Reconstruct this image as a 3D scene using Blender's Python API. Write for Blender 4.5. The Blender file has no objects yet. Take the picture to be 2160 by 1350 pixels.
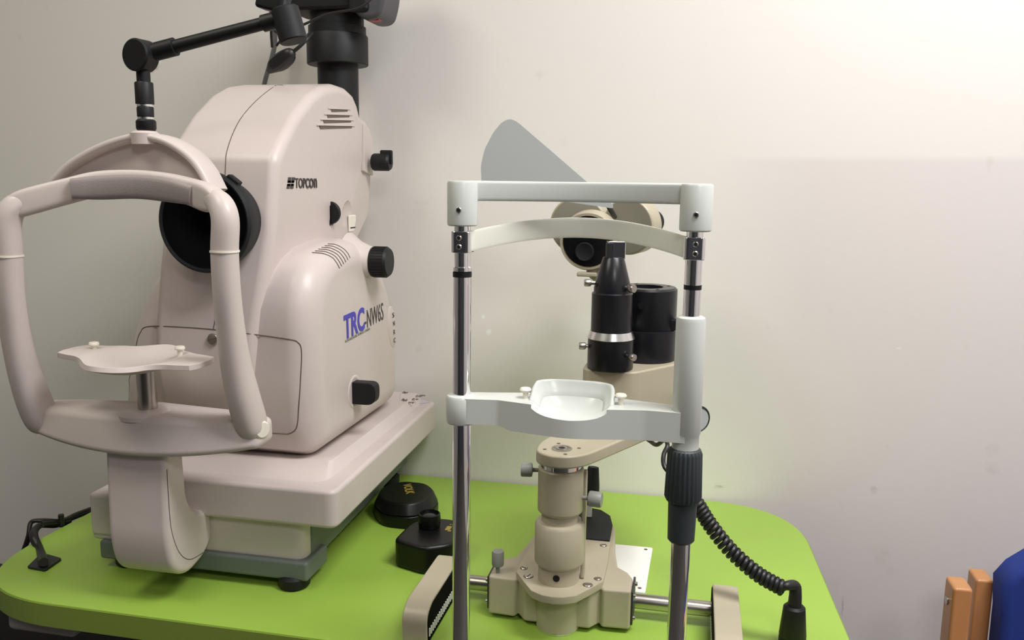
import bpy, bmesh, math, random
from mathutils import Vector, Matrix
from mathutils.bvhtree import BVHTree
random.seed(4)
SC = bpy.context.scene
COL = SC.collection
PI = math.pi

# ------------------------------------------------------------------ camera, world, lights, exposure
FPX = 1800.0
PITCH, YAW, ROLL = math.radians(9.2), math.radians(12.0), math.radians(0.73)
CAM = Vector((0.0, 0.0, 1.35))
fw = Vector((-math.sin(YAW)*math.cos(PITCH), math.cos(YAW)*math.cos(PITCH), -math.sin(PITCH)))
r0 = Vector((math.cos(YAW), math.sin(YAW), 0.0))
u0 = r0.cross(fw)
CR = r0*math.cos(ROLL) + u0*math.sin(ROLL)
CU = -r0*math.sin(ROLL) + u0*math.cos(ROLL)
cd = bpy.data.cameras.new('camera')
cd.sensor_width = 36.0
cd.lens = 36.0*FPX/2160.0
cam = bpy.data.objects.new('camera', cd)
COL.objects.link(cam)
cam.matrix_world = Matrix(((CR.x, CU.x, -fw.x, CAM.x), (CR.y, CU.y, -fw.y, CAM.y), (CR.z, CU.z, -fw.z, CAM.z), (0, 0, 0, 1)))
cd.clip_start = 0.02
SC.camera = cam

w = bpy.data.worlds.new('world'); SC.world = w; w.use_nodes = True
w.node_tree.nodes['Background'].inputs[0].default_value = (0.9, 0.93, 1.0, 1)
w.node_tree.nodes['Background'].inputs[1].default_value = 0.15

def area_light(name, loc, size, size_y, power, color):
    l = bpy.data.lights.new(name, 'AREA'); l.shape = 'RECTANGLE'; l.size = size; l.size_y = size_y
    l.energy = power; l.color = color
    o = bpy.data.objects.new(name, l); COL.objects.link(o); o.location = loc
    return o
area_light('ceiling_lamp_right', (0.58, 0.70, 2.56), 0.9, 0.5, 36, (1.0, 0.985, 1.0))
area_light('ceiling_lamp_front', (0.70, -0.9, 2.56), 0.6, 0.6, 19, (1.0, 0.985, 0.985))
area_light('ceiling_lamp_left', (-1.1, 0.3, 2.56), 0.6, 0.6, 12, (1.0, 0.96, 0.82))

SC.view_settings.view_transform = 'Standard'
SC.view_settings.look = 'None'
SC.view_settings.gamma = 1.0
SC.view_settings.use_curve_mapping = False
SC.view_settings.exposure = 0.05

# ------------------------------------------------------------------ helpers
def ray(x, y): return fw + CR*((x-1080.0)/FPX) - CU*((y-675.0)/FPX)
def on(x, y, ax, v):
    d = ray(x, y); return CAM + d*((v-CAM[ax])/d[ax])
def onx(x, y, v): return on(x, y, 0, v)
def ony(x, y, v): return on(x, y, 1, v)
def onz(x, y, v): return on(x, y, 2, v)

def srgb(r, g, b):
    def f(c):
        c /= 255.0
        return c/12.92 if c <= 0.04045 else ((c+0.055)/1.055)**2.4
    return (f(r), f(g), f(b), 1.0)

def mat(name, col, rough=0.45, metal=0.0, bump=0.0, bscale=200.0, spec=0.5, vary=0.0, vscale=8.0, coat=0.0):
    m = bpy.data.materials.new(name); m.use_nodes = True
    nt = m.node_tree; b = nt.nodes['Principled BSDF']
    b.inputs['Base Color'].default_value = col
    b.inputs['Roughness'].default_value = rough
    b.inputs['Metallic'].default_value = metal
    b.inputs['Specular IOR Level'].default_value = spec
    b.inputs['Coat Weight'].default_value = coat
    tc = nt.nodes.new('ShaderNodeTexCoord')
    if bump > 0:
        n = nt.nodes.new('ShaderNodeTexNoise'); n.inputs['Scale'].default_value = bscale
        bp = nt.nodes.new('ShaderNodeBump'); bp.inputs['Strength'].default_value = bump; bp.inputs['Distance'].default_value = 0.001
        nt.links.new(tc.outputs['Object'], n.inputs['Vector']); nt.links.new(n.outputs['Fac'], bp.inputs['Height'])
        nt.links.new(bp.outputs['Normal'], b.inputs['Normal'])
    if vary > 0:
        n = nt.nodes.new('ShaderNodeTexNoise'); n.inputs['Scale'].default_value = vscale; n.inputs['Detail'].default_value = 5
        mr = nt.nodes.new('ShaderNodeMapRange'); mr.inputs['From Min'].default_value = 0.3; mr.inputs['From Max'].default_value = 0.7
        mr.inputs['To Min'].default_value = 1.0-vary; mr.inputs['To Max'].default_value = 1.0+vary*0.4
        mx = nt.nodes.new('ShaderNodeVectorMath'); mx.operation = 'SCALE'
        mx.inputs[0].default_value = col[:3]
        nt.links.new(tc.outputs['Object'], n.inputs['Vector']); nt.links.new(n.outputs['Fac'], mr.inputs['Value'])
        nt.links.new(mr.outputs['Result'], mx.inputs['Scale']); nt.links.new(mx.outputs['Vector'], b.inputs['Base Color'])
    return m

M = {}
M['cream'] = mat('cream_plastic', srgb(210, 198, 193), 0.38, bump=0.12, bscale=900, vary=0.03, vscale=5)
M['cream_light'] = mat('pale_plastic', srgb(236, 230, 216), 0.35)
M['base_grey'] = mat('grey_green_plastic', srgb(104, 112, 108), 0.5)
M['brow'] = mat('grey_brow_pad', srgb(150, 140, 138), 0.6, bump=0.2, bscale=500)
M['seam'] = mat('dark_seam', srgb(95, 84, 74), 0.8)
M['slot'] = mat('vent_slot', srgb(105, 92, 86), 0.8)
M['black'] = mat('black_plastic', srgb(19, 20, 22), 0.5, spec=0.35, bump=0.15, bscale=900)
M['black_soft'] = mat('black_rubber', srgb(26, 28, 31), 0.6, spec=0.35)
M['black_gloss'] = mat('black_gloss', srgb(18, 18, 19), 0.18)
M['case'] = mat('black_case_plastic', srgb(12, 13, 12), 0.35, spec=0.35)
M['graphite'] = mat('graphite_paint', srgb(22, 23, 27), 0.3, spec=0.4)
M['grip'] = mat('dark_grey_grip', srgb(50, 56, 58), 0.5)
M['chrome'] = mat('chrome', (0.9, 0.9, 0.92, 1), 0.06, 1.0)
M['steel'] = mat('brushed_steel', (0.5, 0.47, 0.43, 1), 0.28, 1.0)
M['silver'] = mat('silver_ring', (0.8, 0.8, 0.8, 1), 0.25, 1.0)
M['white'] = mat('white_enamel', srgb(204, 208, 202), 0.32, coat=0.15)
M['strap'] = mat('white_strap', srgb(240, 240, 225), 0.3)
M['beige'] = mat('beige_enamel', srgb(180, 171, 148), 0.38, bump=0.1, bscale=600, vary=0.04, vscale=12)
M['knobgrey'] = mat('grey_knob', srgb(140, 142, 136), 0.45)
M['shield'] = mat('grey_shield', srgb(178, 182, 180), 0.5)
M['lensface'] = mat('drum_face', srgb(138, 135, 120), 0.6)
M['void'] = mat('matt_black', srgb(6, 6, 7), 0.9, spec=0.1)
M['green'] = mat('lime_laminate', srgb(152, 186, 74), 0.42, bump=0.03, bscale=300)
M['green_edge'] = mat('lime_edging', srgb(126, 146, 62), 0.5)
M['under'] = mat('grey_steel_housing', srgb(150, 146, 142), 0.5)
M['dark'] = mat('dark_metal', srgb(50, 50, 52), 0.5)
M['whiteplate'] = mat('white_plate', srgb(246, 246, 242), 0.4)
M['blue'] = mat('blue_upholstery', srgb(22, 48, 128), 0.8, bump=0.4, bscale=700)
M['wood'] = mat('beech_wood', srgb(205, 140, 80), 0.35)
M['gold'] = mat('gold_print', srgb(150, 130, 60), 0.5)
M['blueprint'] = mat('blue_print', srgb(72, 66, 178), 0.5)
M['darkprint'] = mat('dark_print', srgb(62, 56, 56), 0.5)
M['greyprint'] = mat('grey_print', srgb(150, 148, 138), 0.5)
M['cable'] = mat('black_cable', srgb(24, 24, 25), 0.45)
M['conduit'] = mat('grey_conduit', srgb(120, 122, 124), 0.5)
M['red'] = mat('red_mark', srgb(170, 20, 30), 0.4)
M['label'] = mat('lavender_label', srgb(196, 190, 196), 0.4)
M['greyshell'] = mat('grey_camera_shell', srgb(72, 72, 76), 0.45)

# wood grain
nt = M['wood'].node_tree; b = nt.nodes['Principled BSDF']
tc = nt.nodes.new('ShaderNodeTexCoord'); mp = nt.nodes.new('ShaderNodeMapping'); mp.inputs['Scale'].default_value = (30, 30, 2.5)
ns = nt.nodes.new('ShaderNodeTexNoise'); ns.inputs['Scale'].default_value = 2.0; ns.inputs['Detail'].default_value = 6
cr = nt.nodes.new('ShaderNodeValToRGB'); cr.color_ramp.elements[0].color = srgb(180, 122, 74); cr.color_ramp.elements[1].color = srgb(200, 146, 96)
nt.links.new(tc.outputs['Object'], mp.inputs['Vector']); nt.links.new(mp.outputs['Vector'], ns.inputs['Vector'])
nt.links.new(ns.outputs['Fac'], cr.inputs['Fac']); nt.links.new(cr.outputs['Color'], b.inputs['Base Color'])

def tag(o, label=None, cat=None, group=None, kind=None):
    if label: o['label'] = label
    if cat: o['category'] = cat
    if group: o['group'] = group
    if kind: o['kind'] = kind
    return o
def thing(name, label, cat, loc=(0, 0, 0), group=None):
    o = bpy.data.objects.new(name, None); COL.objects.link(o); o.location = loc
    o.empty_display_size = 0.05
    return tag(o, label, cat, group)

def obj(name, bm, m, parent=None, bevel=0.0, seg=3, angle=30, sharp=35, subsurf=0, label=None, solid=0.0, cutters=None):
    """link a bmesh (world coordinates) as ONE mesh object; modifiers are baked into the mesh"""
    bmesh.ops.recalc_face_normals(bm, faces=bm.faces)
    me = bpy.data.meshes.new(name); bm.to_mesh(me); bm.free()
    me.materials.append(M[m] if isinstance(m, str) else m)
    o = bpy.data.objects.new(name, me); COL.objects.link(o)
    need = False
    if solid:
        s = o.modifiers.new('s', 'SOLIDIFY'); s.thickness = solid; s.offset = 0; need = True
    if subsurf:
        s = o.modifiers.new('ss', 'SUBSURF'); s.levels = subsurf; s.render_levels = subsurf; need = True
    if bevel:
        s = o.modifiers.new('b', 'BEVEL'); s.width = bevel; s.segments = seg; s.limit_method = 'ANGLE'; s.angle_limit = math.radians(angle); need = True
    if cutters:
        for c in cutters:
            s = o.modifiers.new('c', 'BOOLEAN'); s.object = c; s.operation = 'DIFFERENCE'; s.solver = 'EXACT'; need = True
    if need:
        bpy.context.view_layer.update()
        dg = bpy.context.evaluated_depsgraph_get()
        nm = bpy.data.meshes.new_from_object(o.evaluated_get(dg))
        o.modifiers.clear(); o.data = nm; nm.name = name
        if cutters:
            for c in cutters: bpy.data.objects.remove(c)
    me = o.data
    me.polygons.foreach_set('use_smooth', [True]*len(me.polygons))
    me.set_sharp_from_angle(angle=math.radians(sharp))
    if need:
        s = o.modifiers.new('wn', 'WEIGHTED_NORMAL'); s.keep_sharp = True; s.weight = 90
        bpy.context.view_layer.update()
        nm = bpy.data.meshes.new_from_object(o.evaluated_get(bpy.context.evaluated_depsgraph_get()))
        o.modifiers.clear(); o.data = nm; nm.name = name; me = nm
    if parent:
        # shift the mesh so that the object's origin sits with its parent chain at world identity
        o.parent = parent
        off = Vector((0, 0, 0)); p = parent
        while p: off += Vector(p.location); p = p.parent
        me.transform(Matrix.Translation(-off))
    if label: o['label'] = label
    return o

def box(bm, x0, x1, y0, y1, z0, z1, mtx=None):
    vs = [bm.verts.new(Vector(p) if mtx is None else mtx @ Vector(p)) for p in
          [(x0, y0, z0), (x1, y0, z0), (x1, y1, z0), (x0, y1, z0), (x0, y0, z1), (x1, y0, z1), (x1, y1, z1), (x0, y1, z1)]]
    for f in [(0, 3, 2, 1), (4, 5, 6, 7), (0, 1, 5, 4), (1, 2, 6, 5), (2, 3, 7, 6), (3, 0, 4, 7)]:
        bm.faces.new([vs[i] for i in f])
    return bm
def boxm(*a, **k): return box(bmesh.new(), *a, **k)

def prism(bm, pts, axis, a, b, taper=None):
    """extrude a 2-D polygon along axis 0/1/2 from a to b"""
    def P(p, v):
        if axis == 0: return (v, p[0], p[1])
        if axis == 1: return (p[0], v, p[1])
        return (p[0], p[1], v)
    va = [bm.verts.new(P(p, a)) for p in pts]
    vb = [bm.verts.new(P(p, b)) for p in (taper or pts)]
    n = len(pts)
    bm.faces.new(va); bm.faces.new(list(reversed(vb)))
    for i in range(n): bm.faces.new([va[i], vb[i], vb[(i+1) % n], va[(i+1) % n]])
    return bm

def rounded(pts, rad, n=6):
    """round the corners of a polygon; rad is a number or one per corner"""
    out = []; N = len(pts)
    for i in range(N):
        p = Vector(pts[i][:2]); a = Vector(pts[i-1][:2]); c = Vector(pts[(i+1) % N][:2])
        r = rad[i] if isinstance(rad, (list, tuple)) else rad
        if r <= 0: out.append(tuple(p)); continue
        d1 = (a-p); d2 = (c-p)
        k = min(r, d1.length*0.48, d2.length*0.48)
        s = p + d1.normalized()*k; e = p + d2.normalized()*k
        for j in range(n+1):
            t = j/n
            q = s*(1-t)**2 + p*2*t*(1-t) + e*t*t
            out.append(tuple(q))
    return out

def frame(d):
    d = Vector(d).normalized()
    up = Vector((0, 0, 1)) if abs(d.z) < 0.95 else Vector((0, 1, 0))
    x = up.cross(d).normalized(); y = d.cross(x)
    return x, y, d

def lathe(bm, prof, base, d=(0, 0, 1), seg=48, cap=True):
    """prof: list of (radius, distance along d)"""
    x, y, z = frame(d); base = Vector(base); rings = []
    for r, h in prof:
        if r <= 1e-6: rings.append([bm.verts.new(base + z*h)])
        else: rings.append([bm.verts.new(base + z*h + (x*math.cos(2*PI*k/seg) + y*math.sin(2*PI*k/seg))*r) for k in range(seg)])
    for A, B in zip(rings, rings[1:]):
        if len(A) == 1 and len(B) == 1: continue
        for k in range(seg):
            k2 = (k+1) % seg
            if len(A) == 1: bm.faces.new([A[0], B[k], B[k2]])
            elif len(B) == 1: bm.faces.new([A[k], A[k2], B[0]])
            else: bm.faces.new([A[k], A[k2], B[k2], B[k]])
    if cap:
        if len(rings[0]) > 1: bm.faces.new(list(reversed(rings[0])))
        if len(rings[-1]) > 1: bm.faces.new(rings[-1])
    return bm
def L(prof, base, d=(0, 0, 1), seg=48, **k): return lathe(bmesh.new(), prof, base, d, seg, **k)
def cyl(r, base, d, h, seg=40, ch=0.0):
    if ch: return L([(r-ch, 0), (r, ch), (r, h-ch), (r-ch, h)], base, d, seg)
    return L([(r, 0), (r, h)], base, d, seg)

def catmull(P, n=8):
    P = [Vector(p) for p in P]; out = []
    for i in range(len(P)-1):
        p0 = P[i-1] if i else P[0]*2-P[1]; p1 = P[i]; p2 = P[i+1]; p3 = P[i+2] if i+2 < len(P) else P[-1]*2-P[-2]
        for j in range(n):
            t = j/n
            out.append(0.5*((2*p1) + (p2-p0)*t + (2*p0-5*p1+4*p2-p3)*t*t + (3*p1-p0-3*p2+p3)*t**3))
    out.append(P[-1]); return out

def sweep(bm, path, rx, ry=None, up=(0, 1, 0), seg=20, smooth=8, power=2.0, closed=False):
    """tube of elliptical / superelliptical section along path; rx, ry numbers or lists matching path"""
    n0 = len(path)
    rx = rx if isinstance(rx, (list, tuple)) else [rx]*n0
    ry = rx if ry is None else (ry if isinstance(ry, (list, tuple)) else [ry]*n0)
    if smooth:
        pts = catmull(path, smooth)
        R = catmull([(a, b, 0) for a, b in zip(rx, ry)], smooth)
    else:
        pts = [Vector(p) for p in path]; R = [Vector((a, b, 0)) for a, b in zip(rx, ry)]
    rings = []; N = len(pts)
    for i, p in enumerate(pts):
        if closed: t = pts[(i+1) % N]-pts[i-1]
        else: t = pts[min(i+1, N-1)]-pts[max(i-1, 0)]
        t.normalize(); u = Vector(up); s = t.cross(u)
        if s.length < 1e-3: s = t.cross(Vector((1, 0, 0)))
        s.normalize(); v = s.cross(t).normalized()
        ring = []
        for k in range(seg):
            a = 2*PI*k/seg; c, q = math.cos(a), math.sin(a)
            e = 2.0/power
            ring.append(bm.verts.new(p + s*(R[i].x*math.copysign(abs(c)**e, c)) + v*(R[i].y*math.copysign(abs(q)**e, q))))
        rings.append(ring)
    pr = list(zip(rings, rings[1:])) + ([(rings[-1], rings[0])] if closed else [])
    for A, B in pr:
        for k in range(seg):
            k2 = (k+1) % seg; bm.faces.new([A[k], A[k2], B[k2], B[k]])
    if not closed:
        bm.faces.new(list(reversed(rings[0]))); bm.faces.new(rings[-1])
    return bm
def S(*a, **k): return sweep(bmesh.new(), *a, **k)

def bvh(*objs):
    vs = []; ps = []
    for o in objs:
        off = Vector((0, 0, 0)); p = o.parent
        while p: off += Vector(p.location); p = p.parent
        n = len(vs)
        vs += [v.co + off + Vector(o.location) for v in o.data.vertices]
        ps += [[n+i for i in f.vertices] for f in o.data.polygons]
    return BVHTree.FromPolygons(vs, ps)
def hit(t, x, y):
    for k in range(0, 40, 2):
        for dx, dy in ((0, k), (-k, 0), (k, 0), (0, -k)):
            loc, nrm, i, d = t.ray_cast(CAM, ray(x+dx, y+dy).normalized())
            if loc is not None: return loc, nrm
    raise RuntimeError('no hit %s' % ((x, y),))

FONT = bpy.data.curves
def text(name, s, m, parent, origin, ux, uy, width, height, bold=0.0, thick=0.0006, shear=0.0):
    """lettering scaled into width x height; origin is its lower left corner, ux, uy its in-plane axes"""
    c = bpy.data.curves.new(name, 'FONT'); c.body = s; c.extrude = 0.5; c.offset = bold; c.shear = shear; c.resolution_u = 3
    t = bpy.data.objects.new('t', c); COL.objects.link(t)
    bpy.context.view_layer.update()
    me = bpy.data.meshes.new_from_object(t.evaluated_get(bpy.context.evaluated_depsgraph_get()))
    bpy.data.objects.remove(t)
    xs = [v.co.x for v in me.vertices]; ys = [v.co.y for v in me.vertices]
    x0, x1, y0, y1 = min(xs), max(xs), min(ys), max(ys)
    ux = Vector(ux).normalized(); uy = Vector(uy); uy = (uy-ux*uy.dot(ux)).normalized(); uz = ux.cross(uy)
    off = Vector((0, 0, 0)); p = parent
    while p: off += Vector(p.location); p = p.parent
    for v in me.vertices:
        a = (v.co.x-x0)/(x1-x0)*width; b = (v.co.y-y0)/(y1-y0)*height; q = v.co.z*thick*2
        v.co = Vector(origin) + ux*a + uy*b + uz*q - off
    me.materials.append(M[m])
    o = bpy.data.objects.new(name, me); COL.objects.link(o); o.parent = parent
    return o

# ------------------------------------------------------------------ the room
def wall_material():
    m = bpy.data.materials.new('painted_plaster'); m.use_nodes = True
    nt = m.node_tree; b = nt.nodes['Principled BSDF']; b.inputs['Roughness'].default_value = 0.55
    b.inputs['Specular IOR Level'].default_value = 0.3
    g = nt.nodes.new('ShaderNodeNewGeometry'); sp = nt.nodes.new('ShaderNodeSeparateXYZ')
    nt.links.new(g.outputs['Position'], sp.inputs[0])
    n = nt.nodes.new('ShaderNodeTexNoise'); n.inputs['Scale'].default_value = 6.0; n.inputs['Detail'].default_value = 4
    nt.links.new(g.outputs['Position'], n.inputs['Vector'])
    # older paint below a wavering line on the right
    zz = nt.nodes.new('ShaderNodeMath'); zz.operation = 'MULTIPLY_ADD'; zz.inputs[1].default_value = 0.012
    nt.links.new(n.outputs['Fac'], zz.inputs[0]); nt.links.new(sp.outputs['Z'], zz.inputs[2])
    f1 = nt.nodes.new('ShaderNodeMapRange'); f1.inputs['From Min'].default_value = 1.398; f1.inputs['From Max'].default_value = 1.410
    f1.inputs['To Min'].default_value = 1; f1.inputs['To Max'].default_value = 0
    nt.links.new(zz.outputs[0], f1.inputs['Value'])
    f2 = nt.nodes.new('ShaderNodeMapRange'); f2.inputs['From Min'].default_value = 0.02; f2.inputs['From Max'].default_value = 0.2
    nt.links.new(sp.outputs['X'], f2.inputs['Value'])
    mu = nt.nodes.new('ShaderNodeMath'); mu.operation = 'MULTIPLY'
    nt.links.new(f1.outputs[0], mu.inputs[0]); nt.links.new(f2.outputs[0], mu.inputs[1])
    mx = nt.nodes.new('ShaderNodeMix'); mx.data_type = 'RGBA'
    mx.inputs['A'].default_value = srgb(232, 228, 222); mx.inputs['B'].default_value = srgb(224, 217, 213)
    nt.links.new(mu.outputs[0], mx.inputs['Factor']); 
    # faint scuffs
    n2 = nt.nodes.new('ShaderNodeTexNoise'); n2.inputs['Scale'].default_value = 14.0; n2.inputs['Detail'].default_value = 3
    nt.links.new(g.outputs['Position'], n2.inputs['Vector'])
    f3 = nt.nodes.new('ShaderNodeMapRange'); f3.inputs['From Min'].default_value = 0.70; f3.inputs['From Max'].default_value = 0.80
    f3.inputs['To Min'].default_value = 0.0; f3.inputs['To Max'].default_value = 0.25
    nt.links.new(n2.outputs['Fac'], f3.inputs['Value'])
    mx2 = nt.nodes.new('ShaderNodeMix'); mx2.data_type = 'RGBA'; mx2.inputs['B'].default_value = srgb(180, 172, 160)
    nt.links.new(f3.outputs[0], mx2.inputs['Factor']); nt.links.new(mx.outputs['Result'], mx2.inputs['A'])
    last = mx2.outputs['Result']
    for (px, py, rx_, rz_, colr, amt) in ((1520, 1027, 0.010, 0.005, (150, 146, 138), 0.5), (1843, 1032, 0.008, 0.009, (196, 186, 184), 0.5), (1030, 700, 0.005, 0.007, (250, 250, 246), 0.6),
                                          (1019, 668, 0.004, 0.004, (250, 250, 246), 0.6), (1777, 1280, 0.0025, 0.022, (170, 160, 160), 0.5), (1895, 735, 0.007, 0.002, (250, 244, 244), 0.5)):
        q = ony(px, py, 1.618)
        vs_ = nt.nodes.new('ShaderNodeVectorMath'); vs_.operation = 'SUBTRACT'; vs_.inputs[1].default_value = q
        vm = nt.nodes.new('ShaderNodeVectorMath'); vm.operation = 'MULTIPLY'; vm.inputs[1].default_value = (1/rx_, 0, 1/rz_)
        vl = nt.nodes.new('ShaderNodeVectorMath'); vl.operation = 'LENGTH'
        ad = nt.nodes.new('ShaderNodeMath'); ad.operation = 'MULTIPLY_ADD'; ad.inputs[1].default_value = 2.5
        mr = nt.nodes.new('ShaderNodeMapRange'); mr.inputs['From Min'].default_value = 1.6; mr.inputs['From Max'].default_value = 2.3
        mr.inputs['To Min'].default_value = amt; mr.inputs['To Max'].default_value = 0.0
        nz = nt.nodes.new('ShaderNodeTexNoise'); nz.inputs['Scale'].default_value = 90.0
        nt.links.new(g.outputs['Position'], vs_.inputs[0]); nt.links.new(vs_.outputs[0], vm.inputs[0]); nt.links.new(vm.outputs[0], vl.inputs[0])
        nt.links.new(g.outputs['Position'], nz.inputs['Vector'])
        nt.links.new(nz.outputs['Fac'], ad.inputs[0]); nt.links.new(vl.outputs['Value'], ad.inputs[2]); nt.links.new(ad.outputs[0], mr.inputs['Value'])
        mz = nt.nodes.new('ShaderNodeMix'); mz.data_type = 'RGBA'; mz.inputs['B'].default_value = srgb(*colr)
        nt.links.new(mr.outputs[0], mz.inputs['Factor']); nt.links.new(last, mz.inputs['A']); last = mz.outputs['Result']
    nt.links.new(last, b.inputs['Base Color'])
    n3 = nt.nodes.new('ShaderNodeTexNoise'); n3.inputs['Scale'].default_value = 60.0; n3.inputs['Detail'].default_value = 4
    bp = nt.nodes.new('ShaderNodeBump'); bp.inputs['Strength'].default_value = 0.12; bp.inputs['Distance'].default_value = 0.002
    nt.links.new(g.outputs['Position'], n3.inputs['Vector']); nt.links.new(n3.outputs['Fac'], bp.inputs['Height'])
    nt.links.new(bp.outputs['Normal'], b.inputs['Normal'])
    return m
M['wall'] = wall_material()
M['wall_dark'] = mat('dusky_wall', srgb(58, 60, 66), 0.7)
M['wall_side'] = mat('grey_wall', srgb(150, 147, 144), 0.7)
M['ceiling'] = mat('white_ceiling', srgb(225, 222, 216), 0.8)
def floor_material():
    m = mat('dark_tiles', srgb(60, 58, 54), 0.5)
    nt = m.node_tree; b = nt.nodes['Principled BSDF']
    g = nt.nodes.new('ShaderNodeNewGeometry'); br = nt.nodes.new('ShaderNodeTexBrick')
    br.offset = 0.0; br.inputs['Scale'].default_value = 1.0; br.inputs['Brick Width'].default_value = 0.3; br.inputs['Row Height'].default_value = 0.3
    br.inputs['Mortar Size'].default_value = 0.005
    br.inputs['Color1'].default_value = srgb(74, 71, 66); br.inputs['Color2'].default_value = srgb(66, 63, 60); br.inputs['Mortar'].default_value = srgb(30, 29, 28)
    nt.links.new(g.outputs['Position'], br.inputs['Vector']); nt.links.new(br.outputs['Color'], b.inputs['Base Color'])
    return m
M['floor'] = floor_material()
XL, XR, YF, YB, ZC = -2.2, 1.9, -2.0, 1.618, 2.6
def struct(name, bm, m, **k): return tag(obj(name, bm, m, **k), kind='structure')
struct('floor', boxm(XL-.1, XR+.1, YF-.1, YB+.1, -0.1, 0.0), 'floor')
struct('ceiling', boxm(XL-.1, XR+.1, YF-.1, YB+.1, ZC, ZC+.1), 'ceiling')
struct('wall_back', boxm(XL-.1, XR+.1, YB, YB+.1, 0, ZC), 'wall')
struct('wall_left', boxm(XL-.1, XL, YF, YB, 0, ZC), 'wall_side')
struct('wall_right', boxm(XR, XR+.1, YF, YB, 0, ZC), 'wall')
struct('wall_front', boxm(XL-.1, XR+.1, YF-.1, YF, 0, ZC), 'wall_dark')
bm = boxm(XL, XR, YB-.018, YB, 0.0, 0.433); box(bm, XL, XR, YB-.024, YB, 0.418, 0.438)
struct('baseboard_back', bm, 'dark', bevel=0.003)

# ------------------------------------------------------------------ the green table
TZ = 0.75
TP = Vector((-0.42, 1.29, 0))
table = thing('table', 'lime green laminate table with rounded corners standing against the wall', 'table', TP)
plan = rounded([(-1.052, 0.972), (0.235, 0.972), (0.205, 1.612), (-1.045, 1.612)], [0.18, 0.12, 0.17, 0.03], 18)
tb = bmesh.new(); prism(tb, plan, 2, TZ-0.035, TZ)
top = obj('tabletop', tb, 'green', table, bevel=0.0025, seg=2, angle=50)
# edging band: a ring just proud of the top's side
eb = bmesh.new()
cx = sum(p[0] for p in plan)/len(plan); cy = sum(p[1] for p in plan)/len(plan)
def grow(pl, d):
    out = []; N = len(pl)
    for i in range(N):
        a = Vector(pl[i-1]); b_ = Vector(pl[(i+1) % N]); t = (b_-a).normalized(); out.append((pl[i][0]+t.y*d, pl[i][1]-t.x*d))
    return out
o1 = grow(plan, 0.0012); i1 = grow(plan, -0.001)
vo = [[eb.verts.new((p[0], p[1], z)) for p in o1] for z in (TZ-0.036, TZ-0.0025)]
vi = [[eb.verts.new((p[0], p[1], z)) for p in i1] for z in (TZ-0.036, TZ-0.0025)]
N = len(plan)
for k in range(N):
    k2 = (k+1) % N
    eb.faces.new([vo[0][k], vo[0][k2], vo[1][k2], vo[1][k]]); eb.faces.new([vi[0][k], vi[1][k], vi[1][k2], vi[0][k2]])
    eb.faces.new([vo[1][k], vo[1][k2], vi[1][k2], vi[1][k]]); eb.faces.new([vo[0][k], vi[0][k], vi[0][k2], vo[0][k2]])
obj('edging', eb, 'green_edge', table)
obj('drawer_housing', boxm(-0.977, -0.862, 1.00, 1.50, 0.680, TZ-0.036), 'under', table, bevel=0.008)
obj('crossbeam', boxm(-0.79, 0.05, 1.20, 1.32, TZ-0.09, TZ-0.036), 'dark', table, bevel=0.004)
obj('panel', boxm(-0.62, -0.30, 1.03, 1.18, TZ-0.075, TZ-0.036), 'under', table, bevel=0.003)
for lx in (-0.75, -0.05):
    lb = boxm(lx-0.05, lx+0.05, 1.21, 1.31, 0.03, TZ-0.09); box(lb, lx-0.035, lx+0.035, 1.0, 1.56, 0.0, 0.035)
    obj('leg', lb, 'dark', table, bevel=0.006)

# ------------------------------------------------------------------ retinal (fundus) camera
F0 = Vector((-0.71, 1.33, TZ))
fc = thing('fundus_camera', 'cream retinal camera with chin rest and tall black tube on green table', 'eye examination camera', F0)
base = obj('base_plate', boxm(-0.880, -0.533, 1.087, 1.16, TZ+0.015, TZ+0.045), 'base_grey', fc, bevel=0.005)
gb = bmesh.new(); prism(gb, [(-0.86, 1.12), (-0.540, 1.12), (-0.555, 1.60), (-0.86, 1.60)], 2, TZ+0.030, TZ+0.108)
obj('base_body', gb, 'base_grey', fc, bevel=0.004)
fb = bmesh.new(); prism(fb, rounded([(-0.900, 1.095), (-0.540, 1.095), (-0.545, 1.15), (-0.900, 1.30)], [0.012, 0.02, 0, 0]), 2, TZ+0.042, TZ+0.108)
obj('front_cover', fb, 'cream', fc, bevel=0.005)
lbx = boxm(-0.897, -0.84, 1.092, 1.28, TZ+0.05, TZ+0.118)
obj('end_cover', lbx, 'cream', fc, bevel=0.006)
for fx, fy in ((-0.562, 1.103), (-0.845, 1.115), (-0.58, 1.55), (-0.84, 1.55)):
    obj('foot', L([(0.020, 0), (0.0235, 0.004), (0.0235, 0.016), (0.018, 0.020)], (fx, fy, TZ), seg=28), 'black', fc)
tr = bmesh.new()
prism(tr, rounded([(-0.835, 1.078), (-0.482, 1.078), (-0.495, 1.600), (-0.86, 1.600)], [0.01, 0.018, 0.01, 0.01]), 2, TZ+0.105, TZ+0.1625)
tray = obj('tray', tr, 'cream', fc, bevel=0.0065, seg=4, angle=50)
t2 = bmesh.new()
prism(t2, rounded([(-0.83, 1.095), (-0.508, 1.095), (-0.514, 1.595), (-0.85, 1.595)], [0.01, 0.03, 0.01, 0.01]), 2, TZ+0.158, TZ+0.178,
      taper=rounded([(-0.82, 1.150), (-0.525, 1.150), (-0.530, 1.595), (-0.85, 1.595)], [0.01, 0.03, 0.01, 0.01]))
ledge = obj('tray_ledge', t2, 'cream', fc, bevel=0.006, angle=25)

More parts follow.
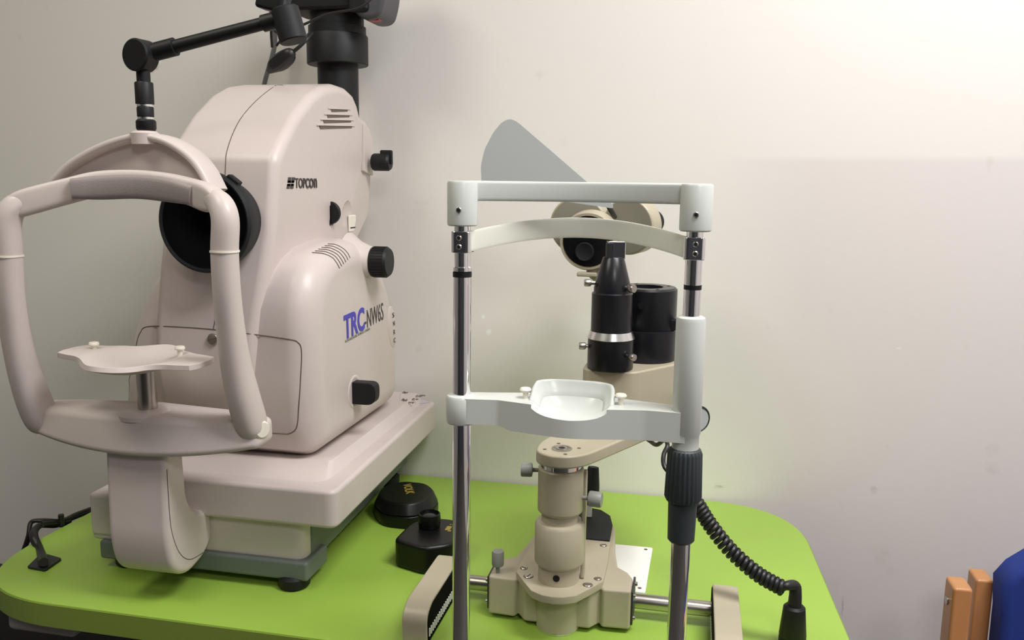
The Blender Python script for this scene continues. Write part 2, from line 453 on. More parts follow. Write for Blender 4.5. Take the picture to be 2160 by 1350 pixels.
# lower body: arched housing
prof = [(1.175, 0.930), (1.150, 0.945), (1.138, 0.99), (1.132, 1.05), (1.130, 1.12), (1.133, 1.16), (1.142, 1.19), (1.158, 1.214),
        (1.182, 1.232), (1.215, 1.245), (1.26, 1.252), (1.31, 1.255), (1.355, 1.250), (1.395, 1.237), (1.43, 1.212), (1.462, 1.175), (1.49, 1.13),
        (1.508, 1.07), (1.516, 1.00), (1.516, 0.930)]
b1 = bmesh.new(); prism(b1, prof, 0, -0.885, -0.537)
for v in b1.verts:
    if v.co.x < -0.7: v.co.x += 0.092*max(0.0, (v.co.z-0.93)/0.32)**1.5
lower = obj('lower_housing', b1, 'cream', fc, bevel=0.042, seg=8, angle=55, sharp=50)
# neck and head
hp = [(1.20, 0.955), (1.150, 0.975), (1.128, 1.01), (1.118, 1.06), (1.120, 1.12), (1.132, 1.20), (1.148, 1.28), (1.162, 1.372), (1.170, 1.388), (1.195, 1.412), (1.235, 1.447), (1.29, 1.482), (1.335, 1.500), (1.385, 1.509),
      (1.430, 1.508), (1.460, 1.500), (1.478, 1.485), (1.490, 1.466), (1.522, 1.458), (1.542, 1.444), (1.545, 1.35), (1.532, 1.28), (1.49, 1.245), (1.44, 1.20), (1.40, 1.10)]
hb = bmesh.new(); prism(hb, hp, 0, -0.785, -0.600)
for v in hb.verts:
    if v.co.z < 1.30:
        k = ((1.30-v.co.z)/0.33)**1.3
        v.co.x += -0.045*k if v.co.x > -0.7 else -0.010*k
cut1 = bmesh.new(); bmesh.ops.create_uvsphere(cut1, u_segments=32, v_segments=20, radius=1.0)
cut1.transform(Matrix.Translation((-0.598, 1.432, 1.281)) @ Matrix.Diagonal((0.014, 0.034, 0.036, 1)))
me = bpy.data.meshes.new('c'); cut1.to_mesh(me); cut1.free(); co = bpy.data.objects.new('c', me); COL.objects.link(co)
head = obj('head_housing', hb, 'cream', fc, bevel=0.016, seg=5, angle=50, sharp=40, cutters=[co])
# eye cup
ec = Vector((-0.681, 1.150, 1.288))
ey = L([(0.060, 0), (0.066, 0.02), (0.0725, 0.042), (0.0725, 0.052), (0.069, 0.055), (0.066, 0.053)], ec, (0, -1, 0), 64, cap=False)
eyecup = obj('eye_cup', ey, 'black_soft', fc)
obj('cup_recess', L([(0.0665, 0.053), (0.050, 0.044), (0.034, 0.024), (0.026, 0.012)], ec, (0, -1, 0), 64, cap=False), 'void', eyecup)
obj('objective_lens', L([(0.026, 0.012), (0.02, 0.016), (0.0, 0.018)], ec, (0, -1, 0), 40), 'black_gloss', eyecup)
obj('cup_clip', boxm(-0.010, 0.010, -0.005, 0.008, 0.066, 0.0765, mtx=Matrix.Translation((ec.x, 1.108, ec.z)) @ Matrix.Rotation(0.62, 4, 'Y')), 'black', eyecup, bevel=0.002)

T = bvh(head, lower, tray, ledge)
def line_on(pts, name, r, m, parent, smooth=6, tree=None):
    P = catmull([(a, b, 0) for a, b in pts], smooth) if smooth else [Vector((a, b, 0)) for a, b in pts]
    Q = [hit(tree or T, p.x, p.y)[0] for p in P]
    return obj(name, S(Q, r, seg=6, smooth=0), m, parent)
# panel seams
line_on([(475, 368), (476, 345), (478, 322), (490, 285), (508, 250), (535, 218), (565, 192), (597, 170)], 'head_seam', 0.0007, 'seam', head)
hatch = [(262, 850), (275, 790), (288, 725), (296, 702), (312, 689), (380, 690), (460, 696), (540, 706), (610, 716), (628, 722), (636, 740), (634, 800), (630, 860), (626, 900), (612, 914), (590, 915), (500, 907)]
line_on(hatch, 'hatch_seam', 0.0008, 'seam', lower, 5)
line_on([(450, 695), (455, 670), (460, 640)], 'neck_seam', 0.0007, 'seam', lower, 3)
p, n = hit(T, 450, 715)
sc_ = obj('hatch_screw', cyl(0.0085, p - Vector((0, 0.0, 0)), (0, -1, 0), 0.003, 28, 0.0006), 'steel', fc)
obj('screw_slot', boxm(p.x-0.008, p.x+0.008, p.y-0.0036, p.y-0.0029, p.z-0.0008, p.z+0.0008, mtx=Matrix.Translation(p) @ Matrix.Rotation(-0.25, 4, 'Y') @ Matrix.Translation(-p)), 'seam', sc_)
# head vents
for (xa, xb, y) in ((697, 734, 229), (689, 738, 241), (681, 741, 252), (673, 743, 264)):
    a = hit(T, xa, y)[0]; c = hit(T, xb, y)[0]
    vb = bmesh.new(); prism(vb, [(a.y, a.z-0.0010), (c.y, c.z-0.0010), (c.y-0.003, c.z-0.0055), (a.y+0.004, a.z-0.0055)], 0, -0.608, -0.5997)
    obj('vent_slot', vb, 'slot', head)
    vb = bmesh.new(); prism(vb, [(a.y-0.010, a.z), (c.y+0.010, c.z), (c.y+0.010, c.z-0.0012), (a.y-0.010, a.z-0.0012)], 0, -0.608, -0.5985)
    obj('vent_lip', vb, 'cream', head)
# curved vents on the shoulder
for k in range(6):
    t = k/5.0
    la = [(658, 533), (681, 535), (700, 543), (710, 555), (716, 566)]; lz = [(692, 515), (707, 516), (723, 524), (733, 534), (738, 544)]
    pts = [(p_[0]*(1-t)+q_[0]*t, p_[1]*(1-t)+q_[1]*t) for p_, q_ in zip(la, lz)]
    line_on(pts, 'shoulder_vent', 0.0011, 'slot', lower, 5)
# half-round dial
p, n = hit(T, 699, 449)
obj('focus_dial', cyl(0.0195, (p.x-0.003, p.y+0.003, p.z), (0, -1, 0), 0.008, 40, 0.001), 'black', fc)
obj('dial_slot', boxm(p.x-0.004, p.x+0.0006, p.y-0.007, p.y+0.005, p.z-0.021, p.z+0.021), 'black_gloss', fc)
p, n = hit(T, 742, 470)
obj('socket_plate', boxm(p.x-0.002, p.x+0.0022, p.y-0.014, p.y+0.016, p.z-0.016, p.z+0.014), 'cream_light', fc, bevel=0.002)
obj('socket_slit', boxm(p.x, p.x+0.0028, p.y-0.012, p.y+0.010, p.z-0.0095, p.z-0.0075), 'black', fc)
# knobs on the right side
def knob(name, px, py, X0, r, h, hub=0.0, ribs=0, m='black'):
    q = onx(px, py, X0)
    bm_ = L([(r*0.9, 0), (r, 0.003), (r, h-0.004), (r-0.003, h), (0, h)], q, (1, 0, 0), 48)
    k = obj(name, bm_, m, fc)
    if ribs:
        rb = bmesh.new()
        for i in range(ribs):
            a = 2*PI*i/ribs; c, s = math.cos(a), math.sin(a)
            box(rb, q.x+0.004, q.x+h-0.005, -0.0012, 0.0012, 0, 0.0012, mtx=Matrix.Translation((0, q.y, q.z)) @ Matrix.Rotation(a, 4, 'X') @ Matrix.Translation((0, 0, r-0.0005)))
        obj('ribbing', rb, m, k)
    if hub:
        obj('hub', L([(r*1.9, -hub), (r*1.35, -hub*0.55), (r*1.08, -0.006), (r*1.0, 0.001)], q, (1, 0, 0), 40), 'cream', fc, sharp=60)
    return q
q = knob('focus_knob', 785, 552, -0.530, 0.0255, 0.031, hub=0.04, ribs=30)
q = knob('dioptre_knob', 787, 342, -0.588, 0.0160, 0.034)
obj('knob_fin', boxm(q.x+0.014, q.x+0.038, q.y-0.004, q.y+0.004, q.z-0.004, q.z+0.022), 'black', fc, bevel=0.003)
# lower lever with its recess ring
p, n = hit(T, 748, 826)
lv = bmesh.new(); prism(lv, rounded([(p.x-0.004, p.z-0.019), (p.x+0.040, p.z-0.019), (p.x+0.040, p.z+0.018), (p.x-0.004, p.z+0.018)], [0, 0.017, 0.012, 0]), 1, p.y-0.011, p.y+0.011)
lever = obj('lever', lv, 'black', fc, bevel=0.002)
obj('lever_ring', L([(0.030, -0.003), (0.0275, 0.0015), (0.022, 0.0022), (0.019, 0.0)], (p.x-0.001, p.y, p.z), (1, 0, 0), 44), 'cream', fc, sharp=60)
# rear side plate of the head with its small marks
rp = bmesh.new(); prism(rp, rounded([(1.492, 1.365), (1.536, 1.358), (1.534, 1.425), (1.520, 1.444), (1.492, 1.452)], 0.003), 0, -0.603, -0.5965)
obj('rear_panel', rp, 'cream', fc, bevel=0.0015)
# oval control pad with markings
p, n = hit(T, 834, 690)
pad = bmesh.new(); bmesh.ops.create_uvsphere(pad, u_segments=28, v_segments=14, radius=1.0)
pad.transform(Matrix.Translation(p) @ Matrix.Rotation(0.22, 4, 'X') @ Matrix.Diagonal((0.0035, 0.020, 0.041, 1)))
padO = obj('control_pad', pad, 'cream', fc)
for i, s in enumerate(('S', 'N', 'R', 'C')):
    text('pad_mark', s, 'darkprint', padO, p + Vector((0.0036, -0.004+i*0.002, 0.018-i*0.016)), (0, 1, 0), (0, 0, 1), 0.009, 0.009, thick=0.0003)
# lettering
sx = -0.600+0.0003
p = hit(T, 622, 397)[0]
pe = hit(T, 667, 394)[0]
wd = pe.y-p.y
text('maker_lettering', 'TOPCO', 'darkprint', head, (p.x+0.0004, p.y, p.z), (0, 1, 0), (0, 0, 1), wd*0.83, 0.0155, bold=0.012)
text('maker_lettering', 'n', 'darkprint', head, (p.x+0.0004, p.y+wd*0.87, p.z+0.0003), (0, 1, 0), (0, 0, 1), wd*0.12, 0.0150, bold=0.0)
lg = bmesh.new(); pm = hit(T, 604, 398)[0]; W_ = (p.y-pm.y)*0.9
for z0, z1 in ((0.0, 0.0072), (0.0088, 0.0170)):
    for u in (0.0, 0.52):
        ya = pm.y + W_*u*0.9 + z0*0.40; yb = ya + W_*0.36; s_ = (z1-z0)*0.40
        prism(lg, [(ya, pm.z+z0), (yb, pm.z+z0), (yb+s_, pm.z+z1), (ya+s_, pm.z+z1)], 0, pm.x-0.0003, pm.x+0.0006)
    zb_ = z1-0.0032 if z0 == 0.0 else z0
    ya = pm.y + zb_*0.40
    prism(lg, [(ya+0.0005, pm.z+zb_), (ya+W_*0.80, pm.z+zb_), (ya+W_*0.80+0.0012, pm.z+zb_+0.0032), (ya+0.0018, pm.z+zb_+0.0032)], 0, pm.x-0.0003, pm.x+0.0006)
obj('maker_emblem', lg, 'darkprint', head)
a = hit(T, 726, 718)[0]; e = hit(T, 769, 697)[0]; e2 = hit(T, 808, 675)[0]
print('TRC', a, e, e2)
X1 = -0.537+0.0002
ddir = Vector((0, e2.y-a.y, e2.z-a.z))
text('model_letters', 'TRC', 'blueprint', lower, (X1, a.y, a.z), ddir, (0, 0, 1), (e-a).length, 0.040, bold=0.03)
text('model_number', '-NW6S', 'darkprint', lower, (X1, e.y+0.001, e.z+0.002), ddir, (0, 0, 1), (e2-e).length, 0.031, bold=-0.005)
a = hit(T, 728, 723)[0]
text('model_caption', 'NON-MYDRIATIC RETINAL CAMERA', 'greyprint', lower, (X1, a.y, a.z), ddir, (0, 0, 1), (e2-a).length*0.62, 0.0045)
# label on the tray's far end
a = hit(T, 850, 848)[0]; c = hit(T, 905, 825)[0]
qs = [hit(T, x_, y_)[0] for x_, y_ in ((846, 824), (908, 821), (888, 852), (842, 852))]
lb_ = bmesh.new()
vv = [lb_.verts.new(q_ + Vector((0, 0, dz_))) for dz_ in (0.0004, 0.0009) for q_ in qs]
lb_.faces.new(vv[:4]); lb_.faces.new(vv[4:])
for k in range(4): lb_.faces.new([vv[k], vv[(k+1) % 4], vv[4+(k+1) % 4], vv[4+k]])
lab2 = obj('legend', lb_, 'label', tray)
for i, (lx, ly) in enumerate(((848, 830), (884, 829), (876, 838), (846, 846), (868, 845), (860, 852))):
    q_ = hit(T, lx, ly)[0]
    text('legend_mark', ('Start', 'Light', 'Focus', 'Flash', 'Eye', 'Lamp')[i], 'darkprint', lab2, q_ + Vector((0, 0, 0.0012)), (1, 0, 0), (0, 1, 0.1), 0.011, 0.010, thick=0.0003)

# chin rest of the retinal camera
cp = rounded([(0.992, 0.985), (0.988, 0.85), (0.998, 0.805), (1.03, 0.785), (1.075, 0.795), (1.098, 0.815), (1.098, 0.862), (1.062, 0.868), (1.040, 0.895), (1.035, 0.985)],
             [0, 0.03, 0.03, 0.03, 0.02, 0.01, 0.01, 0.02, 0.03, 0], 6)
cb = bmesh.new(); prism(cb, cp, 0, -0.785, -0.690)
post = obj('chin_post', cb, 'cream', fc, bevel=0.012, seg=5, angle=55)
Tp = bvh(post)
line_on([(352, 990), (356, 1060), (362, 1120), (378, 1165), (400, 1180), (430, 1165)], 'post_seam', 0.0006, 'seam', post, 5, tree=Tp)
bp_ = []
for i in range(25):
    t = i/24.0; x = -0.922 + t*(0.367)
    bp_.append((x, 0.972 + 0.028*(2*t-1)**2))
bp_ += [(-0.555, 1.045), (-0.62, 1.06), (-0.74, 1.066), (-0.86, 1.06), (-0.922, 1.045)]
bb = bmesh.new(); prism(bb, bp_, 2, 0.977, 1.032)
for v in bb.verts:
    s = (v.co.x+0.735)/0.19
    if v.co.z < 1.0: v.co.z += 0.018*s*s
    else: v.co.z -= 0.004*s*s; v.co.y += 0.010 if v.co.y < 1.02 else 0
bar = obj('crossbar', bb, 'cream', fc, bevel=0.010, seg=4, angle=50, sharp=45)
def arm(top_px, foot_px, cap):
    P = []
    return P
# right arm (nearer) and left arm: swept tubes leaning towards the patient
RA = [ony(475, 428, 0.955), ony(483, 470, 0.955), ony(474, 530, 0.957), ony(478, 610, 0.962), ony(486, 690, 0.972), ony(498, 770, 0.985), ony(514, 840, 1.0), ony(532, 898, 1.015), ony(542, 928, 1.018)]
LA = [ony(18, 425, 0.955), ony(14, 470, 0.955), ony(18, 540, 0.957), ony(22, 620, 0.962), ony(32, 700, 0.972), ony(50, 780, 0.985), ony(72, 845, 1.0), ony(90, 885, 1.012), ony(100, 895, 1.018)]
RA[0:2] = [ony(438, 417, 0.970), ony(462, 428, 0.961), ony(475, 462, 0.955)]
LA[0:2] = [ony(62, 424, 0.966), ony(32, 435, 0.959), ony(16, 468, 0.955)]
for name, P in (('right', RA), ('left', LA)):
    rx = [0.012, 0.0150, 0.0160, 0.0160, 0.0160, 0.0165, 0.0175, 0.0190, 0.0180, 0.011]
    ry = [0.010, 0.0145, 0.0160, 0.0165, 0.0170, 0.0180, 0.0205, 0.0235, 0.0230, 0.013]
    arm_o = obj('support_arm', S(P, rx, ry, up=(0, 1, 0), seg=28, smooth=7, power=2.4), 'cream', fc, sharp=60)
    c = P[3]
    obj('arm_joint', S([c + Vector((0, 0, 0.0012)), c - Vector((0, 0, 0.0012))], 0.0170, 0.0176, up=(0, 1, 0), seg=28, smooth=0, power=2.4), 'cream_light', arm_o)
q = ony(556, 905, 1.015)
obj('arm_cap', cyl(0.0120, q - Vector((0.008, 0, 0)), (0.9, -0.43, 0), 0.011, 32, 0.002), 'cream_light', fc)
# brow band bows away from the patient
BB = [ony(30, 437, 0.960), ony(62, 425, 0.966), ony(140, 404, 0.982), ony(210, 388, 0.995), ony(285, 386, 1.0), ony(350, 392, 0.996), ony(405, 405, 0.985), ony(440, 418, 0.970), ony(460, 427, 0.962)]
band = obj('brow_band', S(BB, [0.012]*9, [0.0150, 0.0170, 0.0165, 0.0165, 0.0170, 0.0165, 0.0165, 0.017, 0.013], up=(0, 0, 1), seg=28, smooth=7, power=4.5), 'cream', fc, sharp=60)
PB = [ony(152, 398, 0.972), ony(210, 396, 0.983), ony(285, 394, 0.987), ony(350, 400, 0.983), ony(407, 413, 0.970)]
obj('brow_pad', S(PB, [0.006, 0.009, 0.009, 0.009, 0.006], [0.013, 0.0155, 0.0155, 0.0155, 0.012], up=(0, 0, 1), seg=20, smooth=7, power=3.5), 'brow', fc, sharp=60)
# hood above the band
HO = [(118, 380), (150, 348), (200, 318), (250, 298), (300, 288), (350, 298), (395, 325), (425, 358), (448, 402)]
hoP = [ony(a, b_, 1.008) for a, b_ in HO]
hc = catmull([(p.x, p.z, 0) for p in hoP], 5)
hpoly = [(p.x, p.y) for p in hc] + [(hoP[-1].x-0.02, hoP[-1].z-0.004), (-0.66, 1.322), (-0.74, 1.325), (-0.84, 1.322)]
hb_ = bmesh.new(); prism(hb_, hpoly, 1, 1.016, 1.026)
hood = obj('hood', hb_, 'cream', fc, bevel=0.002, angle=60)
rim = [Vector((p.x, 1.020, p.y)) for p in hc]
obj('hood_rim', S(rim, [0.0055]*len(rim), [0.021]*len(rim), up=(0, 1, 0), seg=16, smooth=0, power=4), 'cream', hood, sharp=60)
j = ony(306, 288, 1.012)
obj('arm_socket', L([(0.017, -0.010), (0.018, 0.004), (0.014, 0.007)], j, (0, 0, 1), 28), 'cream', hood)
# chin cup and its stem
obj('chin_stem', cyl(0.013, (-0.731, 1.018, 1.02), (0, 0, 1), 0.075, 32), 'steel', fc)
obj('stem_collar', L([(0.034, 0), (0.034, 0.006), (0.028, 0.010), (0.014, 0.010)], (-0.733, 1.012, 1.024), (0, 0, 1), 36), 'cream', fc)
def chin_cup(name, cx_, cy_, cz_, hw, hd, wing, m, parent, t=0.006, bowl=0.013):
    """shallow dished plate with two side wings"""
    n, k = 40, 16; b_ = bmesh.new(); G = []
    for i in range(n+1):
        u = -1+2*i/n; x = u*hw; row = []
        cw = wing
        a = abs(u)
        if a < cw: d = hd*(0.44+0.56*(0.5+0.5*math.cos(PI*a/cw)))
        else: d = hd*0.44*(1-0.22*((a-cw)/(1-cw)))
        if a > 0.96: d *= math.sqrt(max(0, 1-((a-0.96)/0.045)**2))
        for jx in range(k+1):
            v = -1+2*jx/k; y = v*d
            rr = (x/(hw*cw*0.80))**2 + (y/hd)**2
            z = -bowl*max(0, 1-rr) 
            row.append(b_.verts.new((cx_+x, cy_+y - 0.12*x, cz_+z)))
        G.append(row)
    for i in range(n):
        for jx in range(k): b_.faces.new([G[i][jx], G[i+1][jx], G[i+1][jx+1], G[i][jx+1]])
    return obj(name, b_, m, parent, solid=t, bevel=0.002, seg=3, angle=60, sharp=60)
chin_cup('chin_cup', -0.722, 0.985, 1.113, 0.112, 0.078, 0.74, 'cream', fc, t=0.007, bowl=0.016)
for px, py in ((199, 733), (380, 742)):
    q = onz(px, py+6, 1.114)
    obj('paper_pin', L([(0.0035, -0.006), (0.0035, 0.006), (0.0065, 0.007), (0.0070, 0.009), (0.006, 0.0115), (0, 0.012)], q, seg=20), 'cream_light', fc)

# fixation-lamp arm on the hood
j0 = ony(309, 276, 1.012)
jt = ony(300, 118, 1.012)
dv = (jt-j0)
fixa = obj('fixation_arm_stack', L([(0.0110, 0), (0.0125, 0.003), (0.0125, 0.012), (0.011, 0.014), (0.0095, 0.0145), (0.0095, 0.0175), (0.0105, 0.018), (0.0105, 0.029), (0.010, 0.030), (0.009, 0.0305), (0.009, 0.033),
     (0.0115, 0.034), (0.0115, 0.060), (0.0105, 0.0615), (0.0085, 0.062), (0.0085, dv.length)], j0, dv, 32), 'black', fc)
for h in (0.0145, 0.0305):
    obj('steel_ring', cyl(0.0100, j0+dv.normalized()*h, dv, 0.0028, 32), 'silver', fixa)
kn = obj('knuckle', cyl(0.0205, jt + Vector((-0.002, -0.014, 0)), (0.12, 1, 0), 0.024, 44, 0.002), 'black', fc)
obj('knuckle_ring', cyl(0.0190, jt + Vector((0.001, 0.008, 0)), (0.12, 1, 0), 0.006, 40), 'silver', kn)
ra, rb2 = ony(325, 110, 1.015), ony(600, 38, 1.03)
rd = rb2-ra
rod = obj('fixation_rod', L([(0.0115, 0), (0.0115, 0.030), (0.0085, 0.0305), (0.0080, rd.length-0.03), (0.0105, rd.length-0.029), (0.0105, rd.length)], ra, rd, 28), 'black', fc)
ca, cb2 = ony(600, 18, 1.03), ony(620, 88, 1.03)
obj('fixation_lamp', cyl(0.0175, ca, cb2-ca, (cb2-ca).length, 40, 0.0015), 'black_soft', fc)
va, vb = ony(598, 30, 1.045), ony(577, -70, 1.045)
obj('upper_rod', cyl(0.011, va, vb-va, (vb-va).length, 28), 'black', fc)
obj('rod_clamp', boxm(-0.018, 0.018, -0.014, 0.014, -0.012, 0.014, mtx=Matrix.Translation(ony(577, 4, 1.045)) @ Matrix.Rotation(0.25, 4, 'Y')), 'black', fc, bevel=0.004)

# camera tube
tx, ty = ony(713, 150, 1.478).x, 1.478
z1 = ony(713, 128, 1.42).z; z2 = ony(713, 62, 1.42).z
tube = obj('camera_tube', L([(0.0360, 0), (0.0360, z1-1.44)], (tx, ty, 1.44), seg=56), 'black', fc)
obj('tube_collar', L([(0.0525, 0), (0.0540, 0.0015), (0.0540, z2-z1-0.003), (0.0525, z2-z1)], (tx, ty, z1), seg=64), 'black', fc)
obj('mount_ring', L([(0.0505, 0), (0.0505, 0.014), (0.047, 0.015), (0.047, 0.034)], (tx, ty, z2), seg=64), 'black', fc)

# ------------------------------------------------------------------ photo camera on top of the tube
zc = z2+0.0345
dsl = thing('photo_camera', 'black digital camera body mounted on top of the tall black tube', 'camera', (tx, ty, zc))
db = bmesh.new(); prism(db, rounded([(tx-0.075, ty-0.055), (tx+0.075, ty-0.055), (tx+0.075, ty+0.04), (tx-0.075, ty+0.04)], 0.012), 2, zc, zc+0.055)
body = obj('body', db, 'black', dsl, bevel=0.006)
obj('lens_mount', L([(0.040, 0), (0.040, 0.003)], (tx, ty-0.002, zc-0.0005), seg=48), 'steel', dsl)
g1 = ony(808, 20, 1.42)
gbm = bmesh.new(); prism(gbm, rounded([(tx+0.052, zc-0.004), (tx+0.072, zc-0.020), (tx+0.102, zc-0.018), (tx+0.113, zc+0.02), (tx+0.113, zc+0.12), (tx+0.052, zc+0.12)], [0.01, 0.012, 0.02, 0.02, 0.01, 0]), 1, ty-0.060, ty+0.02)
obj('hand_grip', gbm, 'greyshell', dsl, bevel=0.010, seg=4, angle=50)
obj('grip_rubber', boxm(tx+0.046, tx+0.084, ty-0.066, ty-0.052, zc-0.008, zc+0.10), 'black', dsl, bevel=0.008, seg=3)
obj('red_mark', boxm(tx+0.074, tx+0.096, ty-0.048, ty-0.030, zc-0.0195, zc-0.013), 'red', dsl, bevel=0.002)
obj('upper_body', boxm(tx-0.065, tx+0.065, ty-0.045, ty+0.035, zc+0.054, zc+0.10), 'black', dsl, bevel=0.008)

# ------------------------------------------------------------------ cables by the tube
def cable(label, pts, r, m='cable', name='cable', cat='cable', group=None):
    return tag(obj(name, S(pts, r, seg=10, smooth=8), m), label, cat, group)
cable('grey conduit rising from behind the retinal camera towards its camera', [ony(552, 200, 1.585), ony(562, 160, 1.57), ony(574, 120, 1.56), ony(580, 85, 1.56), ony(577, 40, 1.56), ony(572, -40, 1.56)], 0.0045, 'conduit')
lead = thing('power_lead', 'thin black lead with thick inline plug beside the tall black tube', 'cable', ony(595, 130, 1.36))
obj('plug', S([ony(568, 150, 1.38), ony(578, 140, 1.375), ony(590, 132, 1.37), ony(603, 122, 1.365), ony(613, 113, 1.36), ony(620, 109, 1.36)], [0.005, 0.011, 0.0135, 0.013, 0.010, 0.005], seg=12, smooth=4, power=3), 'cable', lead)
obj('wire', S([ony(618, 110, 1.36), ony(632, 98, 1.36), ony(646, 84, 1.365), ony(658, 70, 1.38)], 0.0032, seg=10), 'cable', lead)
cable('thin black wire crossing behind the fixation lamp to the camera', [ony(574, 100, 1.37), ony(573, 60, 1.36), ony(590, 70, 1.35), ony(640, 52, 1.35), ony(690, 30, 1.36), ony(760, 15, 1.37), ony(800, -20, 1.38)], 0.0022)
cable('second thin wire looping down beside the grey conduit', [ony(583, 97, 1.38), ony(592, 80, 1.38), ony(580, 50, 1.38), ony(566, 10, 1.38), ony(560, -30, 1.38)], 0.0020)

# ------------------------------------------------------------------ slit lamp headrest
HY = 0.93; PL, PR = -0.256, 0.0
hr = thing('headrest', 'white chin and forehead rest on two chrome posts before the slit lamp', 'headrest', (-0.128, HY, 0.62))
cl = L([(0.0105, 0), (0.0105, 1.31-0.62)], (PL, HY, 0.62), seg=40)
obj('post', cyl(0.0092, (PL, HY, 1.24), (0, 0, 1), 0.075, 40), 'chrome', hr)
obj('post', cyl(0.0105, (PL, HY, 0.62), (0, 0, 1), 1.2435-0.62, 48), 'chrome', hr)
obj('band', cyl(0.0108, (PL, HY, 1.2430), (0, 0, 1), 0.0055, 40), 'black', hr, label='black band')
obj('collar', cyl(0.0107, (PL, HY, 1.2485), (0, 0, 1), 0.0065, 40, 0.0012), 'chrome', hr)
obj('post', cyl(0.0092, (PR, HY, 1.24), (0, 0, 1), 0.075, 40), 'chrome', hr)
obj('post', cyl(0.0092, (PR, HY, 1.15), (0, 0, 1), 0.090, 40), 'chrome', hr)
obj('band', cyl(0.0095, (PR, HY, 1.2385), (0, 0, 1), 0.0050, 40), 'black', hr, label='black band')
obj('post', cyl(0.0108, (PR, HY, 0.62), (0, 0, 1), 0.36, 48), 'chrome', hr)
obj('clamp_beam', boxm(-0.29, 0.034, HY-0.014, 0.9705, 0.640, 0.712), 'dark', hr, bevel=0.004)
# top bar: cap on each post, bar between bows backwards
def cap(x):
    return L([(0.0155, 0), (0.0170, 0.0015), (0.0172, 0.004), (0.0172, 0.047), (0.0160, 0.0495), (0.014, 0.050)], (x, HY, 1.3005), seg=40)
topbar_pts = []
for i in range(21):
    t = i/20.0; x = PL+0.006 + t*(PR-PL-0.012); topbar_pts.append((x, HY+0.002+0.030*(1-(2*t-1)**2), 1.3395))
tbm = S(topbar_pts, [0.005]*21, [0.0112]*21, up=(0, 0, 1), seg=24, smooth=0, power=6)
tbar = obj('top_bar', tbm, 'white', hr, sharp=50)
for x in (PL, PR):
    c_ = obj('bar_cap', cap(x), 'white', hr)
    s0 = Vector((x+ (0.0005 if x < -0.1 else 0.0), HY-0.0168, 1.3185))
    sc1 = obj('screw', cyl(0.0030, s0, (0, -1, 0), 0.0016, 20, 0.0005), 'steel', c_)
    obj('socket', cyl(0.0014, s0, (0, -1, 0), 0.0018, 6), 'black', sc1)
# forehead strap: thin band arching back between two chrome clamps
st = []
for i in range(25):
    t = i/24.0; x = PL+0.006+t*(PR-PL-0.012); a = 1-(2*t-1)**2
    st.append((x, HY-0.004+0.052*a, 1.2825 + 0.0165*a))
obj('forehead_strap', S(st, [0.0014]*25, [0.0115]*25, up=(0, 0, 1), seg=16, smooth=0, power=6), 'strap', hr, sharp=50)
for x, s in ((PL, 1), (PR, -1)):
    cb_ = bmesh.new(); prism(cb_, rounded([(x-0.0115, HY-0.010), (x+0.0115, HY-0.010), (x+0.0115, HY+0.012), (x-0.0115, HY+0.012)], 0.006), 2, 1.2705, 1.2945)
    cl_ = obj('clamp', cb_, 'chrome', hr, bevel=0.001)
    for z in (1.2875, 1.2775):
        s1 = obj('screw', cyl(0.0030, (x-s*0.001, HY-0.0098, z), (0, -1, 0), 0.0022, 18, 0.0007), 'steel', cl_)
        obj('socket', cyl(0.0013, (x-s*0.001, HY-0.0118, z), (0, -1, 0), 0.0006, 6), 'black', s1)
# chin bracket
zt0, zt1 = 1.075, 1.105
pl = []
fr = [(PL-0.016, HY-0.004), (PL-0.010, HY-0.015), (PL+0.010, HY-0.016), (PL+0.045, HY-0.011), (PL+0.075, HY-0.018), (-0.128, HY-0.030), (PR-0.072, HY-0.018), (PR-0.045, HY-0.013), (PR+0.002, HY-0.0150)]
bk = [(PR-0.010, HY+0.016), (PR-0.04, HY+0.024), (PR-0.09, HY+0.036), (-0.128, HY+0.038), (PL+0.09, HY+0.036), (PL+0.04, HY+0.024), (PL+0.008, HY+0.017), (PL-0.012, HY+0.010)]
pl = rounded(fr+bk, [0.01]*2+[0.003, 0.003]+[0.02]*3+[0.004, 0.004]+[0.004]+[0.02]*5+[0.01]*2, 5)
cbm = bmesh.new(); prism(cbm, pl, 2, zt0, zt1)
bmesh.ops.triangulate(cbm, faces=[f for f in cbm.faces if len(f.verts) > 4])
for v in cbm.verts:
    if v.co.z < zt0+0.005 and v.co.x > PL+0.05: v.co.z -= 0.004
# bowl cut out of the bracket for the chin: squarish dish, high at the rear, dipping at the front lip
CXc, CYc, AX, AYc = -0.128, HY-0.001, 0.0440, 0.0355
def sqp(a, k=3.4):
    c, q_ = math.cos(a), math.sin(a)
    return (abs(c)**k+abs(q_)**k)**(-1.0/k)
def dish(a, r):
    q_ = sqp(a); x = AX*math.cos(a)*q_*r; y = AYc*math.sin(a)*q_*r
    sy = math.sin(a)
    rim = 0.017*min(1.0, max(0.0, sy*1.6+0.15)) - 0.013*max(0.0, -sy)**1.5
    z = -0.014 + (rim+0.014)*r**3.2
    return Vector((CXc+x, CYc+y, zt1+z))
cu = bmesh.new(); NA = 72; rows = []
for r in (0.15, 0.35, 0.55, 0.7, 0.82, 0.91, 0.97, 1.0):
    rows.append([cu.verts.new(dish(2*PI*k/NA, r)) for k in range(NA)])
rows.append([cu.verts.new(Vector((v.co.x, v.co.y, zt1+0.05))) for v in rows[-1]])
for A, B in zip(rows, rows[1:]):
    for k in range(NA): cu.faces.new([A[k], A[(k+1) % NA], B[(k+1) % NA], B[k]])
cu.faces.new(list(reversed(rows[0]))); cu.faces.new(rows[-1])
bmesh.ops.recalc_face_normals(cu, faces=cu.faces)
